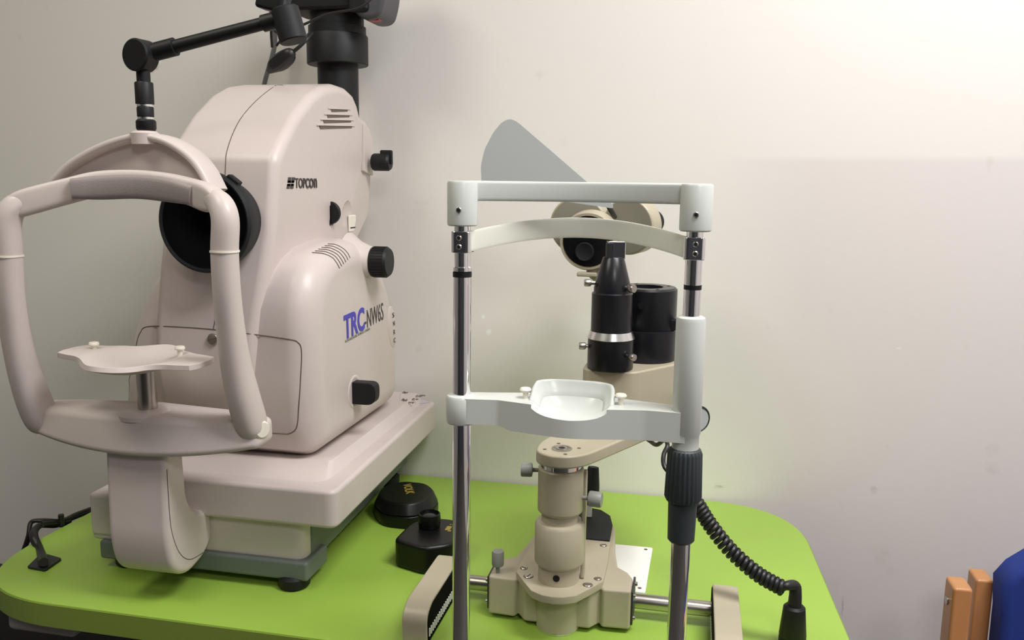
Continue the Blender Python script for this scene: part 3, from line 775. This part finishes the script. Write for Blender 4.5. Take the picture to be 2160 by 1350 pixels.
me = bpy.data.meshes.new('c'); cu.to_mesh(me); cu.free(); co = bpy.data.objects.new('c', me); COL.objects.link(co)
chb = obj('chin_bracket', cbm, 'white', hr, bevel=0.0018, seg=3, angle=50, sharp=40, cutters=[co])
rw = bmesh.new(); rows = []; n = 64
for i in range(n+1):
    a = -0.09+(PI+0.18)*i/n; row = []
    for r in (0.80, 0.88, 0.94, 0.98, 1.0): row.append(rw.verts.new(dish(a, r)+Vector((0, 0, 0.0003))))
    top_ = dish(a, 1.0); o_ = Vector((top_.x-CXc, top_.y-CYc, 0)).normalized()
    for d_, dz_ in ((0.0012, 0.0008), (0.0030, 0.0004), (0.0042, -0.0014)): row.append(rw.verts.new(top_ + o_*d_ + Vector((0, 0, dz_))))
    row.append(rw.verts.new(Vector((top_.x, top_.y, 0)) + o_*0.0042 + Vector((0, 0, zt1-0.004))))
    lo = dish(a, 0.80); row.append(rw.verts.new(Vector((lo.x, lo.y, lo.z-0.004))))
    rows.append(row)
for A, B in zip(rows, rows[1:]):
    for k in range(len(A)): rw.faces.new([A[k], A[(k+1) % len(A)], B[(k+1) % len(A)], B[k]])
rw.faces.new(rows[0]); rw.faces.new(list(reversed(rows[-1])))
obj('chin_cup', rw, 'white', hr, sharp=60)
for x in (PL+0.074, PR-0.073):
    obj('paper_pin', L([(0.0030, -0.002), (0.0030, 0.007), (0.0060, 0.0085), (0.0068, 0.010), (0.0055, 0.012), (0, 0.0125)], (x, HY+0.006, zt1), seg=22), 'cream_light', hr)
obj('post_collar', L([(0.0175, 0), (0.0185, 0.002), (0.0185, 0.030), (0.0170, 0.0325), (0.0115, 0.0335)], (PL, HY, 1.073), seg=40), 'white', hr)
obj('sleeve', L([(0.0148, 0), (0.0148, 0.016), (0.0160, 0.018), (0.0160, 0.142), (0.0150, 0.146), (0.0125, 0.1475), (0.010, 0.1475)], (PR, HY, 1.062), seg=48), 'white', hr)
gp = bmesh.new(); prof_g = []
seg = 96; zz_ = [(0.953, 0.0128), (0.9555, 0.0150), (1.000, 0.0160), (1.0015, 0.0185), (1.006, 0.0200), (1.056, 0.0185), (1.0605, 0.0175), (1.0625, 0.015)]
rings = []
for z, r in zz_:
    ring = []
    for k in range(seg):
        f = 0.0007*(1 if (k//2) % 2 == 0 else -1) if 1.004 < z < 1.058 else 0
        a = 2*PI*k/seg; ring.append(gp.verts.new((PR+(r+f)*math.cos(a), HY+(r+f)*math.sin(a), z)))
    rings.append(ring)
for A, B in zip(rings, rings[1:]):
    for k in range(seg): gp.faces.new([A[k], A[(k+1) % seg], B[(k+1) % seg], B[k]])
gp.faces.new(rings[0]); gp.faces.new(rings[-1])
obj('height_grip', gp, 'grip', hr, sharp=40, label='ribbed dark grey height adjusting grip')

# ------------------------------------------------------------------ slit lamp
SX, SY = -0.160, 1.079
sl = thing('slit_lamp', 'beige slit lamp microscope behind the white headrest on green table', 'slit lamp', (SX, 1.15, TZ))
half = [(0.0, 1.345), (0.030, 1.338), (0.048, 1.318), (0.058, 1.285), (0.066, 1.20), (0.074, 1.150), (0.090, 1.135), (0.098, 1.118), (0.098, 1.078), (0.060, 1.076), (0.056, 1.084), (0.045, 1.068), (0.028, 1.068)]
pln = [(SX+a, b_) for a, b_ in half] + [(SX-a, b_) for a, b_ in reversed(half[1:])]
pln = [p for p in pln]
# left shoulder runs further back on the left side
bs = bmesh.new(); prism(bs, pln, 2, TZ+0.006, TZ+0.062)
sbase = obj('base', bs, 'beige', sl, bevel=0.004, seg=3, angle=25)
tp = [(0.0, 1.340), (0.028, 1.332), (0.045, 1.312), (0.054, 1.28), (0.060, 1.15), (0.060, 1.085), (0.044, 1.058), (0.030, 1.036), (0.014, 1.027), (0.0, 1.025)]
tpl = [(SX+a, b_) for a, b_ in tp] + [(SX-a, b_) for a, b_ in reversed(tp[1:-1])]
b_ = bmesh.new(); prism(b_, tpl, 2, TZ+0.058, TZ+0.069)
splate = obj('top_plate', b_, 'beige', sl, bevel=0.0015, seg=2, angle=30)
bc = [(0.0, 1.342), (0.030, 1.333), (0.047, 1.312), (0.0545, 1.275), (0.056, 1.215), (-0.056, 1.215), (-0.0545, 1.275), (-0.047, 1.312), (-0.030, 1.333)]
b_ = bmesh.new(); prism(b_, [(SX+a, y) for a, y in bc], 2, TZ+0.068, TZ+0.0715)
obj('joystick_cover', b_, 'black_soft', sl, bevel=0.001)
def slot_screw(x, y, r, parent, rot=0.3, z=TZ+0.069):
    s_ = obj('screw', cyl(r, (x, y, z-0.001), (0, 0, 1), 0.0022, 24, 0.0006), 'steel', parent)
    mm = Matrix.Translation((x, y, z)) @ Matrix.Rotation(rot, 4, 'Z')
    sb = boxm(-r*0.85, r*0.85, -0.0007, 0.0007, 0.0009, 0.0015, mtx=mm); L2 = lathe(sb, [(r+0.0009, -0.001), (r+0.0009, 0.0003)], (x, y, z), (0, 0, 1), 24)
    obj('screw_slot', sb, 'seam', s_)
for x, y, r, rt in ((-0.052, 1.098, 0.0045, -0.4), (-0.041, 1.075, 0.006, 1.2), (0.041, 1.069, 0.006, 0.1), (0.052, 1.090, 0.0045, 0.4), (0.048, 1.200, 0.0045, 0.6)):
    slot_screw(SX+x, y, r, splate, rt)
obj('foot_cylinder', L([(0.027, 0), (0.0295, 0.002), (0.0295, 0.060)], (SX, SY, TZ+0.0005), seg=48), 'beige', sl)
obj('base_trim', L([(0.0285, 0), (0.0285, 0.003)], (SX, SY-0.001, TZ+0.0003), seg=48), 'silver', sl)
zA = ony(1172, 1205, SY-0.033).z; zB = ony(1172, 1118, SY-0.033).z; zC = ony(1175, 1098, SY-0.03).z; zD = ony(1178, 1000, SY-0.031).z
print('col z', zA, zB, zC, zD)
obj('lower_column', L([(0.028, 0), (0.028, zA+0.003-(TZ+0.069))], (SX, SY, TZ+0.069), seg=48), 'beige', sl)
obj('grub_screw', cyl(0.0045, (SX+0.001, SY-0.027, TZ+0.082), (0, -1, 0), 0.0018, 20), 'black', sl)
obj('column_collar', L([(0.029, -0.003), (0.033, 0.001), (0.0335, 0.003), (0.0335, zB-zA-0.004), (0.031, zB-zA), (0.026, zB-zA+0.001)], (SX, SY, zA), seg=56), 'beige', sl)
obj('column_neck', L([(0.025, 0), (0.025, zC-zB+0.006)], (SX, SY, zB), seg=48), 'beige', sl)
obj('column', L([(0.026, 0), (0.030, 0.004), (0.0305, 0.006), (0.0305, zD-zC-0.002), (0.029, zD-zC)], (SX, SY, zC), seg=56), 'beige', sl)
obj('chrome_ring', L([(0.0275, 0), (0.0275, 0.009)], (SX, SY, zD), seg=56), 'chrome', sl)
obj('side_strip', boxm(SX+0.0285, SX+0.034, SY+0.004, SY+0.016, TZ+0.07, zD-0.006), 'beige', sl, bevel=0.002)
def thumb(name, p0, d, neck, r, h, parent, m='knobgrey'):
    k = obj(name, L([(0.0028, 0), (0.0028, neck), (r*0.92, neck+0.001), (r, neck+0.003), (r, neck+h-0.002), (r*0.9, neck+h), (0, neck+h)], p0, d, 28), m, parent)
    return k
thumb('clamp_knob', (SX-0.029, SY-0.004, ony(1120, 988, SY).z), (-1, -0.15, 0), 0.008, 0.0095, 0.016, sl)
thumb('clamp_knob', (SX+0.030, SY-0.004, ony(1235, 1048, SY).z), (1, -0.10, 0), 0.008, 0.0105, 0.018, sl)
q = onz(1050, 1205, TZ+0.064)
thumb('lock_screw', q - Vector((0, 0, 0.004)), (0, 0, 1), 0.012, 0.0085, 0.022, sl)
# axle, end plates, wheel guards with racks
AZ = TZ+0.024; AY = 1.128
obj('axle', cyl(0.0105, (-0.345, AY, AZ), (1, 0, 0), 0.405, 32), 'steel', sl)
for s in (-1, 1):
    xx = SX+s*0.098
    ep = obj('end_plate', boxm(min(xx, xx+s*0.003), max(xx, xx+s*0.003), 1.084, 1.132, TZ+0.010, TZ+0.058), 'dark', sl, bevel=0.001)
    for y, z in ((1.09, 0.018), (1.09, 0.050), (1.126, 0.050)):
        obj('screw', cyl(0.003, (xx+s*0.002, y, TZ+z), (s, 0, 0), 0.004, 14), 'steel', ep)
for s, gx in ((-1, -0.352), (1, 0.046)):
    gpz = rounded([(0.988, TZ+0.001), (0.986, TZ+0.040), (1.006, TZ+0.052), (1.150, TZ+0.052), (1.166, TZ+0.040), (1.168, TZ+0.001)], [0.0, 0.012, 0.014, 0.01, 0.01, 0], 5)
    gg = bmesh.new(); prism(gg, gpz, 0, gx, gx+0.034)
    go = obj('wheel_guard', gg, 'beige', sl, bevel=0.002, angle=50)
    ix = gx+0.034 if s < 0 else gx
    inner = [(y*0.965+1.077*0.035, (z-TZ)*0.92+TZ+0.001) for y, z in gpz]
    gi = bmesh.new(); prism(gi, inner, 0, ix-0.0008 if s > 0 else ix-0.001, ix+0.001 if s > 0 else ix+0.0008)
    gin = obj('guard_liner', gi, 'void', go)
    tt = bmesh.new()
    for k in range(22):
        y = 0.994+k*0.0074; xo = ix+0.0008 if s < 0 else ix-0.0020
        box(tt, xo, xo+0.0012, y, y+0.0026, TZ+0.010, TZ+0.021, mtx=None)
    obj('rack_teeth', tt, 'whiteplate', gin)
# joystick
jb = onz(1232, 1088, TZ+0.0715); 
jt_ = ony(1240, 1000, jb.y+0.012)
jb = Vector((jb.x+0.008, jb.y, TZ+0.0715)); jt_ = ony(1244, 1000, jb.y+0.01)
mid = jb.lerp(Vector((jt_.x, jt_.y, jt_.z)), 0.28)
joy = obj('joystick', S([jb, mid], 0.0048, seg=16, smooth=0), 'white', sl)
jtop = ony(1252, 985, jb.y+0.012)
obj('joystick_handle', S([mid, mid.lerp(jtop, 0.12), mid.lerp(jtop, 0.4), mid.lerp(jtop, 0.8), jtop], [0.006, 0.0115, 0.0135, 0.0105, 0.0085], seg=20, smooth=5), 'black_soft', joy)
# swinging arm: foot round the column, widening to the back right, riser, upper shelf
ZA0, ZA1 = zD+0.008, 1.003
ap = rounded([(SX-0.032, SY-0.020), (SX-0.012, SY-0.036), (SX+0.014, SY-0.036), (SX+0.036, SY-0.018), (-0.020, 1.262), (-0.005, 1.30), (-0.02, 1.36), (-0.10, 1.36), (-0.125, 1.31), (SX-0.033, SY+0.020)],
             [0.012, 0.012, 0.012, 0.012, 0.02, 0.02, 0.02, 0.02, 0.02, 0.02], 5)
b_ = bmesh.new(); prism(b_, ap, 2, ZA0, ZA1)
armo = obj('swing_arm', b_, 'beige', sl, bevel=0.003, seg=3, angle=40)
pv = Vector((SX+0.001, SY-0.004, ZA1))
pvo = obj('pivot', L([(0.0135, -0.001), (0.0135, 0.0012), (0.0110, 0.0014), (0.0105, 0.0005), (0.0085, 0.0005), (0.0080, 0.0016), (0.0040, 0.0016)], pv, seg=36), 'steel', armo)
obj('pivot_hole', cyl(0.0042, pv, (0, 0, 1), 0.0018, 20), 'black', pvo)
for k in range(4):
    a = 0.35+k*PI/2
    obj('bolt_hole', cyl(0.0026, pv + Vector((0.023*math.cos(a), 0.023*math.sin(a), -0.001)), (0, 0, 1), 0.0013, 16), 'seam', armo)
ZU = 1.090
b_ = bmesh.new(); prism(b_, rounded([(-0.148, 1.175), (-0.075, 1.170), (-0.012, 1.255), (-0.006, 1.33), (-0.05, 1.365), (-0.115, 1.33), (-0.148, 1.23)], 0.015, 5), 2, 1.020, ZU)
obj('upper_shelf', b_, 'beige', sl, bevel=0.003, angle=40)
b_ = bmesh.new(); prism(b_, rounded([(-0.060, 1.245), (-0.016, 1.252), (-0.006, 1.30), (-0.016, 1.34), (-0.08, 1.34), (-0.085, 1.28)], 0.01, 5), 2, ZA1-0.004, 1.024)
obj('riser', b_, 'beige', sl, bevel=0.002, angle=40)
# front illumination column
c1 = onz(1282, 786, ZU); C1 = Vector((c1.x, c1.y+0.031, ZU))
zz1 = lambda y, rr: ony(1284, y, C1.y-rr).z - ZU
print('C1', C1, zz1(712, .03), zz1(622, .03), zz1(545, .015))
r1 = 0.0325
h1 = zz1(722, r1); h2 = zz1(706, 0.029); h3 = zz1(624, 0.029); h4 = zz1(545, 0.014)
obj('lamp_socket', L([(r1-0.001, 0), (r1, 0.002), (r1, h1)], C1, seg=56), 'graphite', sl)
obj('lamp_ring', L([(r1, 0), (r1+0.0012, 0.001), (0.0295, h2-h1+0.001)], C1+Vector((0, 0, h1)), seg=56), 'silver', sl)
obj('lamp_barrel', L([(0.0288, 0), (0.0288, h3-h2), (0.0265, h3-h2+0.002)], C1+Vector((0, 0, h2)), seg=56), 'graphite', sl)
obj('lamp_cone', L([(0.0262, 0), (0.0262, 0.008), (0.0150, h4-h3), (0.0140, h4-h3+0.001)], C1+Vector((0, 0, h3)), seg=56), 'graphite', sl)
pz = C1.z+h4
obj('prism_holder', boxm(-0.012, 0.012, -0.009, 0.009, 0, 0.024, mtx=Matrix.Translation((C1.x+0.003, C1.y, pz-0.001)) @ Matrix.Rotation(0.3, 4, 'Z')), 'chrome', sl, bevel=0.001)
obj('prism_cover', boxm(-0.004, 0.005, -0.012, 0.002, 0, 0.022, mtx=Matrix.Translation((C1.x-0.007, C1.y-0.002, pz-0.001)) @ Matrix.Rotation(0.3, 4, 'Z')), 'black_soft', sl, bevel=0.001)
for (px, py, dx) in ((1247, 597, -1), (1317, 606, 1), (1236, 730, -1), (1310, 748, 1)):
    rr = 0.027 if py < 700 else 0.032
    z = ony(px, py, C1.y-0.01).z
    d_ = Vector((dx, -0.25 if dx < 0 else -0.75, 0)).normalized()
    thumb('thumb_screw', Vector((C1.x, C1.y, z)) + d_*(rr-0.002), d_, 0.005, 0.0052 if dx < 0 or py > 700 else 0.006, 0.010, sl, 'steel')
# rear barrel with open top
c2 = onz(1356, 768, ZU); C2 = Vector((c2.x-0.001, c2.y+0.046, ZU))
R2 = 0.0455
zt2 = ony(1358, 612, C2.y-R2).z
zs2 = ony(1358, 702, C2.y-R2).z
obj('barrel', L([(R2+0.0008, 0), (R2+0.0012, 0.002), (R2+0.0012, zs2-ZU), (R2-0.0008, zs2-ZU+0.001), (R2, zs2-ZU+0.003), (R2, zt2-ZU-0.003), (R2-0.003, zt2-ZU), (0.0245, zt2-ZU), (0.0235, zt2-ZU-0.03), (0, zt2-ZU-0.03)], C2, seg=72), 'graphite', sl)
for k in range(4):
    a = 0.5+k*PI/2
    obj('bolt_hole', cyl(0.0022, (C2.x+0.036*math.cos(a), C2.y+0.036*math.sin(a), zt2-0.0006), (0, 0, 1), 0.0010, 14), 'black', sl)
q = ony(1358, 645, C2.y-R2)
obj('barrel_screw', cyl(0.005, (C2.x-0.004, C2.y-R2-0.001, q.z), (-0.1, -1, 0), 0.002, 20), 'black', sl)
obj('barrel_tab', boxm(C2.x+0.036, C2.x+0.075, C2.y-0.024, C2.y-0.010, zs2+0.002, zs2+0.017), 'black', sl, bevel=0.001)
# slit width knob at the right
kp = ony(1470, 882, 1.20)
ko = obj('slit_knob', L([(0.018, 0), (0.0195, 0.002), (0.0195, 0.007), (0.0175, 0.009), (0.0165, 0.0075)], kp+Vector((-0.002, 0, 0)), (0.55, -0.85, 0), 48), 'black', sl)
obj('knob_face', cyl(0.0165, kp+Vector((-0.002, 0, 0)), (0.55, -0.85, 0), 0.0080, 40), 'shield', ko)
obj('knob_shaft', S([Vector((-0.03, 1.29, 1.055)), kp], 0.006, seg=16, smooth=0), 'dark', sl)
# microscope head
MY = 1.335
oc = ony(1243, 508, MY); OR = 0.0445
obj('microscope_body', boxm(oc.x-0.035, oc.x+0.065, MY+0.075, MY+0.12, oc.z-0.020, oc.z+0.045), 'beige', sl, bevel=0.012, seg=4)
obj('objective_housing', L([(0.040, 0), (OR+0.003, 0.004), (OR+0.004, 0.010), (OR+0.002, 0.032), (OR, 0.036), (OR-0.004, 0.036), (OR-0.005, 0.033)], oc+Vector((0, 0.045, 0)), (-0.10, -1, -0.05), 64), 'beige', sl)
of = obj('objective_face', L([(OR-0.004, 0.030), (OR-0.005, 0.037), (0.02, 0.037), (0, 0.037)], oc+Vector((0, 0.045, 0)), (-0.10, -1, -0.05), 64), 'black_gloss', sl)
obj('objective_lens', L([(0.015, 0.036), (0.015, 0.0395), (0.0135, 0.040), (0.011, 0.039), (0, 0.0385)], oc+Vector((-0.004, 0.045, -0.016)), (-0.10, -1, -0.05), 40), 'black_soft', of)
for (px, py, rr, ln, Yd) in ((1219, 476, 0.0475, 0.035, MY+0.052), (1323, 478, 0.0455, 0.034, MY+0.040)):
    q = ony(px, py, Yd)
    dd = Vector((0.38, 0.92, 0.05)) if px > 1300 else Vector((0.10, 1, 0.05))
    dr = obj('eyepiece_drum', L([(rr-0.002, 0), (rr, 0.002), (rr, ln-0.003), (rr-0.004, ln)], q, dd, 56), 'beige', sl)
    obj('drum_face', L([(rr-0.003, -0.0008), (rr-0.003, 0.002)], q, dd, 56), 'lensface', dr)
    obj('eyepiece', L([(0.017, 0), (0.017, 0.045), (0.020, 0.05), (0.020, 0.062)], q+dd*ln, dd, 32), 'black', dr)
br = [Vector((oc.x+0.004, MY+0.03, oc.z-0.040)), Vector((oc.x+0.010, MY+0.028, oc.z-0.056)), Vector((C1.x-0.006, MY+0.022, 1.20)), Vector((C1.x, MY+0.018, 1.10)), Vector((C1.x+0.01, MY+0.015, 1.05))]
obj('microscope_bracket', S(br, [0.014, 0.011, 0.010, 0.010, 0.012], seg=16), 'beige', sl)
obj('filter_lever', boxm(oc.x-0.020, oc.x+0.012, MY+0.01, MY+0.022, oc.z-0.058, oc.z-0.051, mtx=None), 'beige', sl, bevel=0.002)
# breath shield
sh = [(1016, 395), (1014, 350), (1022, 315), (1040, 280), (1058, 258), (1074, 250), (1090, 256), (1160, 316), (1235, 381), (1290, 428), (1295, 440), (1120, 415)]
SYP = 1.265
shp = rounded([(ony(a, b2, SYP).x, ony(a, b2, SYP).z) for a, b2 in sh], 0.006, 3)
b_ = bmesh.new(); prism(b_, shp, 1, SYP, SYP+0.0025)
obj('breath_shield', b_, 'shield', sl, label='pale grey fan-shaped breath shield')
q0 = ony(1282, 432, SYP+0.004)
obj('shield_stay', S([q0, q0+Vector((0.004, 0.03, -0.012)), q0+Vector((0.004, 0.07, -0.02))], 0.004, seg=12), 'dark', sl)

# ------------------------------------------------------------------ cord of the slit lamp
cable('black lamp lead drooping behind the ribbed grip of the headrest', [ony(1330, 900, 1.30), ony(1368, 928, 1.24), ony(1385, 938, 1.2), ony(1402, 928, 1.17), ony(1408, 940, 1.15), ony(1400, 960, 1.14), ony(1402, 985, 1.13), ony(1425, 1010, 1.12), ony(1450, 1040, 1.12), ony(1470, 1060, 1.12)], 0.0032)
cc = thing('coiled_cord', 'black coiled cord running down to an upright plug at right table end', 'cord', onz(1665, 1355, TZ))
path = catmull([ony(1470, 1062, 1.12), ony(1500, 1110, 1.115), ony(1545, 1165, 1.11), ony(1600, 1212, 1.10), ony(1655, 1243, 1.09)], 120)
turns = 23; hel = []; NP = len(path)
for i, p in enumerate(path):
    t = (path[min(i+1, NP-1)]-path[max(i-1, 0)]).normalized(); a_ = t.cross(Vector((0, 1, 0))).normalized(); c_ = t.cross(a_)
    f = i/(NP-1); ang = 2*PI*turns*f
    hel.append(p + (a_*math.cos(ang)+c_*math.sin(ang))*0.0076)
obj('coil', S(hel, 0.0035, seg=8, smooth=0, up=(0, 1, 0)), 'cable', cc)
pe_ = onz(1665, 1362, TZ)
pt = Vector((pe_.x+0.003, pe_.y, ony(1668, 1232, pe_.y).z))
ph = pt.z-TZ
obj('strain_relief', S([ony(1648, 1243, 1.09), ony(1658, 1236, 1.088), Vector((pt.x-0.002, pt.y, pt.z-0.002)), Vector((pt.x, pt.y, pt.z-0.012)), Vector((pt.x, pt.y, pt.z-0.030))], [0.004, 0.0058, 0.0075, 0.008, 0.009], seg=16), 'cable', cc)
obj('plug', L([(0.0175, 0), (0.0175, 0.012), (0.0165, 0.014), (0.0175, 0.016), (0.0140, ph-0.032), (0.011, ph-0.029)], (pt.x, pt.y, TZ+0.0005), seg=32), 'black', cc)

# ------------------------------------------------------------------ small things on the table
wp = bmesh.new(); prism(wp, rounded([(-0.150, 1.198), (-0.048, 1.198), (-0.045, 1.36), (-0.150, 1.36)], 0.004, 4), 2, TZ, TZ+0.003)
wpo = thing('accessory_plate', 'flat white plate with small round holes lying under the slit lamp base', 'plate', (-0.1, 1.28, TZ))
obj('sheet', wp, 'whiteplate', wpo, bevel=0.0008)
for x, y in ((-0.056, 1.350), (-0.057, 1.210)):
    obj('hole', cyl(0.003, (x, y, TZ+0.0026), (0, 0, 1), 0.0006, 18), 'seam', wpo)

def lens_case(name, label, px_pts, zlo, h, tagtxt):
    pass
# back case: low rounded octagon with gold lettering
z = TZ
P1 = [onz(a, b2, TZ) for a, b2 in ((800, 1092), (835, 1108), (880, 1112), (920, 1102))]
case1 = thing('lens_case', 'black faceted lens case with gold lettering, nearer the wall', 'case', (-0.475, 1.42, TZ))
c1p = [(x_-0.012, y_-0.012) for x_, y_ in [(-0.534, 1.392), (-0.500, 1.352), (-0.448, 1.350), (-0.420, 1.385), (-0.422, 1.44), (-0.455, 1.480), (-0.510, 1.480), (-0.538, 1.44)]]
b_ = bmesh.new(); prism(b_, rounded(c1p, 0.018, 4), 2, TZ+0.0005, TZ+0.022)
obj('base', b_, 'case', case1, bevel=0.003)
top1 = [(-0.490+(a+0.490)*0.84, 1.406+(c_-1.406)*0.84) for a, c_ in c1p]
b_ = bmesh.new(); prism(b_, rounded(c1p, 0.018, 4), 2, TZ+0.0225, TZ+0.043, taper=rounded(top1, 0.016, 4))
lid1 = obj('lid', b_, 'case', case1, bevel=0.003, angle=20)
text('lettering', 'VOLK', 'gold', lid1, (-0.510, 1.440, TZ+0.0432), (0.45, -0.9, 0), (0.9, 0.45, 0), 0.052, 0.016, bold=0.02, thick=0.0003)
# front case with a stray hand lens lying on it
case2 = thing('lens_case', 'black round-cornered lens case with a hand lens on its lid', 'case', (-0.40, 1.22, TZ))
c2p = [(-0.440, 1.198), (-0.385, 1.178), (-0.345, 1.200), (-0.332, 1.25), (-0.352, 1.295), (-0.40, 1.300), (-0.436, 1.272)]
b_ = bmesh.new(); prism(b_, rounded(c2p, [0.012, 0.012, 0.03, 0.03, 0.03, 0.03, 0.02], 5), 2, TZ+0.0005, TZ+0.046)
lid2 = obj('lid', b_, 'case', case2, bevel=0.006, seg=4)
text('lettering', 'volk', 'gold', lid2, (-0.372, 1.272, TZ+0.0462), (0.95, -0.25, 0), (0.25, 0.95, 0), 0.022, 0.006, thick=0.0003)
b_ = boxm(-0.372, -0.364, 1.250, 1.266, TZ+0.046, TZ+0.0464); box(b_, -0.366, -0.361, 1.246, 1.251, TZ+0.046, TZ+0.0464)
obj('gold_mark', b_, 'gold', lid2)
lq = Vector((-0.400, 1.258, TZ+0.0462))
lens = thing('hand_lens', 'small round black hand lens standing on the front lens case', 'lens', lq)
obj('ring', L([(0.016, 0), (0.0175, 0.002), (0.0185, 0.012), (0.0175, 0.022), (0.0155, 0.023), (0.0150, 0.018)], lq, (0.0, 0.0, 1), 40), 'case', lens)
obj('glass', L([(0.0152, 0.012), (0.0152, 0.0165), (0.011, 0.0195), (0.005, 0.0208), (0, 0.021)], lq, (0, 0, 1), 40), 'black_gloss', lens)

# cable holder at the far left of the table
ch = thing('cable_holder', 'black square foot with bent strap holding cables, left end of table', 'cable holder', onz(95, 1190, TZ))
cpz = [onz(a, b2, TZ) for a, b2 in ((57, 1200), (95, 1207), (131, 1182), (100, 1173), (80, 1178))]
b_ = bmesh.new(); prism(b_, rounded([(p.x, p.y) for p in cpz], 0.004, 3), 2, TZ+0.0003, TZ+0.004)
obj('foot', b_, 'cable', ch, bevel=0.001)
zz3 = lambda px, py, y: ony(px, py, y)
obj('strap', S([onz(92, 1186, TZ+0.012), ony(84, 1160, 1.125), ony(72, 1135, 1.14), ony(74, 1118, 1.16), ony(90, 1106, 1.18), ony(120, 1103, 1.21), ony(145, 1102, 1.24)], [0.007, 0.0065, 0.007, 0.006, 0.005, 0.005, 0.006], seg=12), 'cable', ch)
cable('thick black cable looping over the left table edge behind the holder', [ony(36, 1190, 1.17), ony(50, 1160, 1.17), ony(60, 1130, 1.17), ony(66, 1102, 1.18), ony(90, 1098, 1.19), ony(130, 1098, 1.22), ony(160, 1085, 1.27), ony(195, 1072, 1.33)], 0.0038)
cable('thin black cable behind the thick looping one at left', [ony(44, 1180, 1.185), ony(62, 1138, 1.18), ony(78, 1112, 1.19), ony(120, 1110, 1.22), ony(155, 1094, 1.27), ony(192, 1080, 1.33)], 0.0026)
tag(obj('cable_tie', S([ony(129, 1100, 1.215)+Vector((0, 0, -0.009)), ony(129, 1090, 1.215)+Vector((0, 0, 0.004))], 0.0048, seg=10, smooth=0), 'cable'), 'small black tie bundling the two cables at left', 'cable tie')

# ------------------------------------------------------------------ chair by the wall
def wall_px(px, py, Y): return ony(px, py, Y)
CY = 1.33
p0 = ony(1995, 1240, CY); p1 = ony(2052, 1240, CY); p2 = ony(2100, 1222, CY+0.10)
print('chair', p0, p1, p2, ony(2160, 1145, CY+0.05))
chair = thing('armchair', 'blue upholstered chair with beech armrests standing by the wall', 'chair', (0.63, 1.3, 0))
def wood_post(x0, x1, y0, y1, z1, name='arm_post'):
    b_ = bmesh.new(); prism(b_, rounded([(x0, 0.0), (x1, 0.0), (x1, z1), (x0, z1)], [0, 0, 0.006, 0.006], 4), 1, y0, y1)
    return obj(name, b_, 'wood', chair, bevel=0.005, seg=3, angle=40)
e1 = ony(2012, 1240, 1.33); e2 = ony(2055, 1240, 1.33)
z1c = e1.z
ap1 = wood_post(e1.x, e2.x, 1.33, 1.375, z1c, 'frame_upright')
bz = ony(2000, 1275, 1.365)
obj('bolt', cyl(0.0065, (e1.x+0.001, 1.354, z1c-0.032), (-1, 0, 0), 0.003, 18), 'steel', ap1)
f1_ = ony(2060, 1222, 1.42); f2_ = ony(2099, 1222, 1.42)
wood_post(f1_.x, f2_.x, 1.42, 1.465, f1_.z, 'frame_upright')
bl = ony(2107, 1215, 1.40)
bx0 = bl.x
# back: curved cushion, top rising in an arc to the right
zc0 = bl.z
bpts = [(bx0, 0.36), (bx0-0.002, zc0-0.05), (bx0-0.006, zc0), (bx0+0.010, zc0+0.025), (bx0+0.045, zc0+0.055), (bx0+0.10, zc0+0.08), (bx0+0.19, zc0+0.092), (bx0+0.28, zc0+0.08), (bx0+0.335, zc0+0.055), (bx0+0.37, zc0+0.025), (bx0+0.385, zc0), (bx0+0.38, 0.36)]
b_ = bmesh.new(); prism(b_, bpts, 1, 1.36, 1.42)
obj('backrest', b_, 'blue', chair, bevel=0.014, seg=5, angle=60, sharp=60)
obj('seat', boxm(bx0, bx0+0.38, 0.93, 1.40, 0.40, 0.47), 'blue', chair, bevel=0.02, seg=4)
for x in (bx0-0.045, bx0+0.385):
    obj('armrest', boxm(x, x+0.04, 0.95, 1.36, z1c-0.16, z1c-0.13), 'wood', chair, bevel=0.008)
    obj('front_leg', boxm(x, x+0.04, 0.95, 0.99, 0.0, z1c-0.155), 'wood', chair, bevel=0.006)
    if x > bx0: obj('rear_leg', boxm(x, x+0.04, 1.36, 1.41, 0.0, z1c), 'wood', chair, bevel=0.006)
    obj('side_rail', boxm(x+0.005, x+0.035, 0.99, 1.36, 0.37, 0.41), 'wood', chair, bevel=0.004)
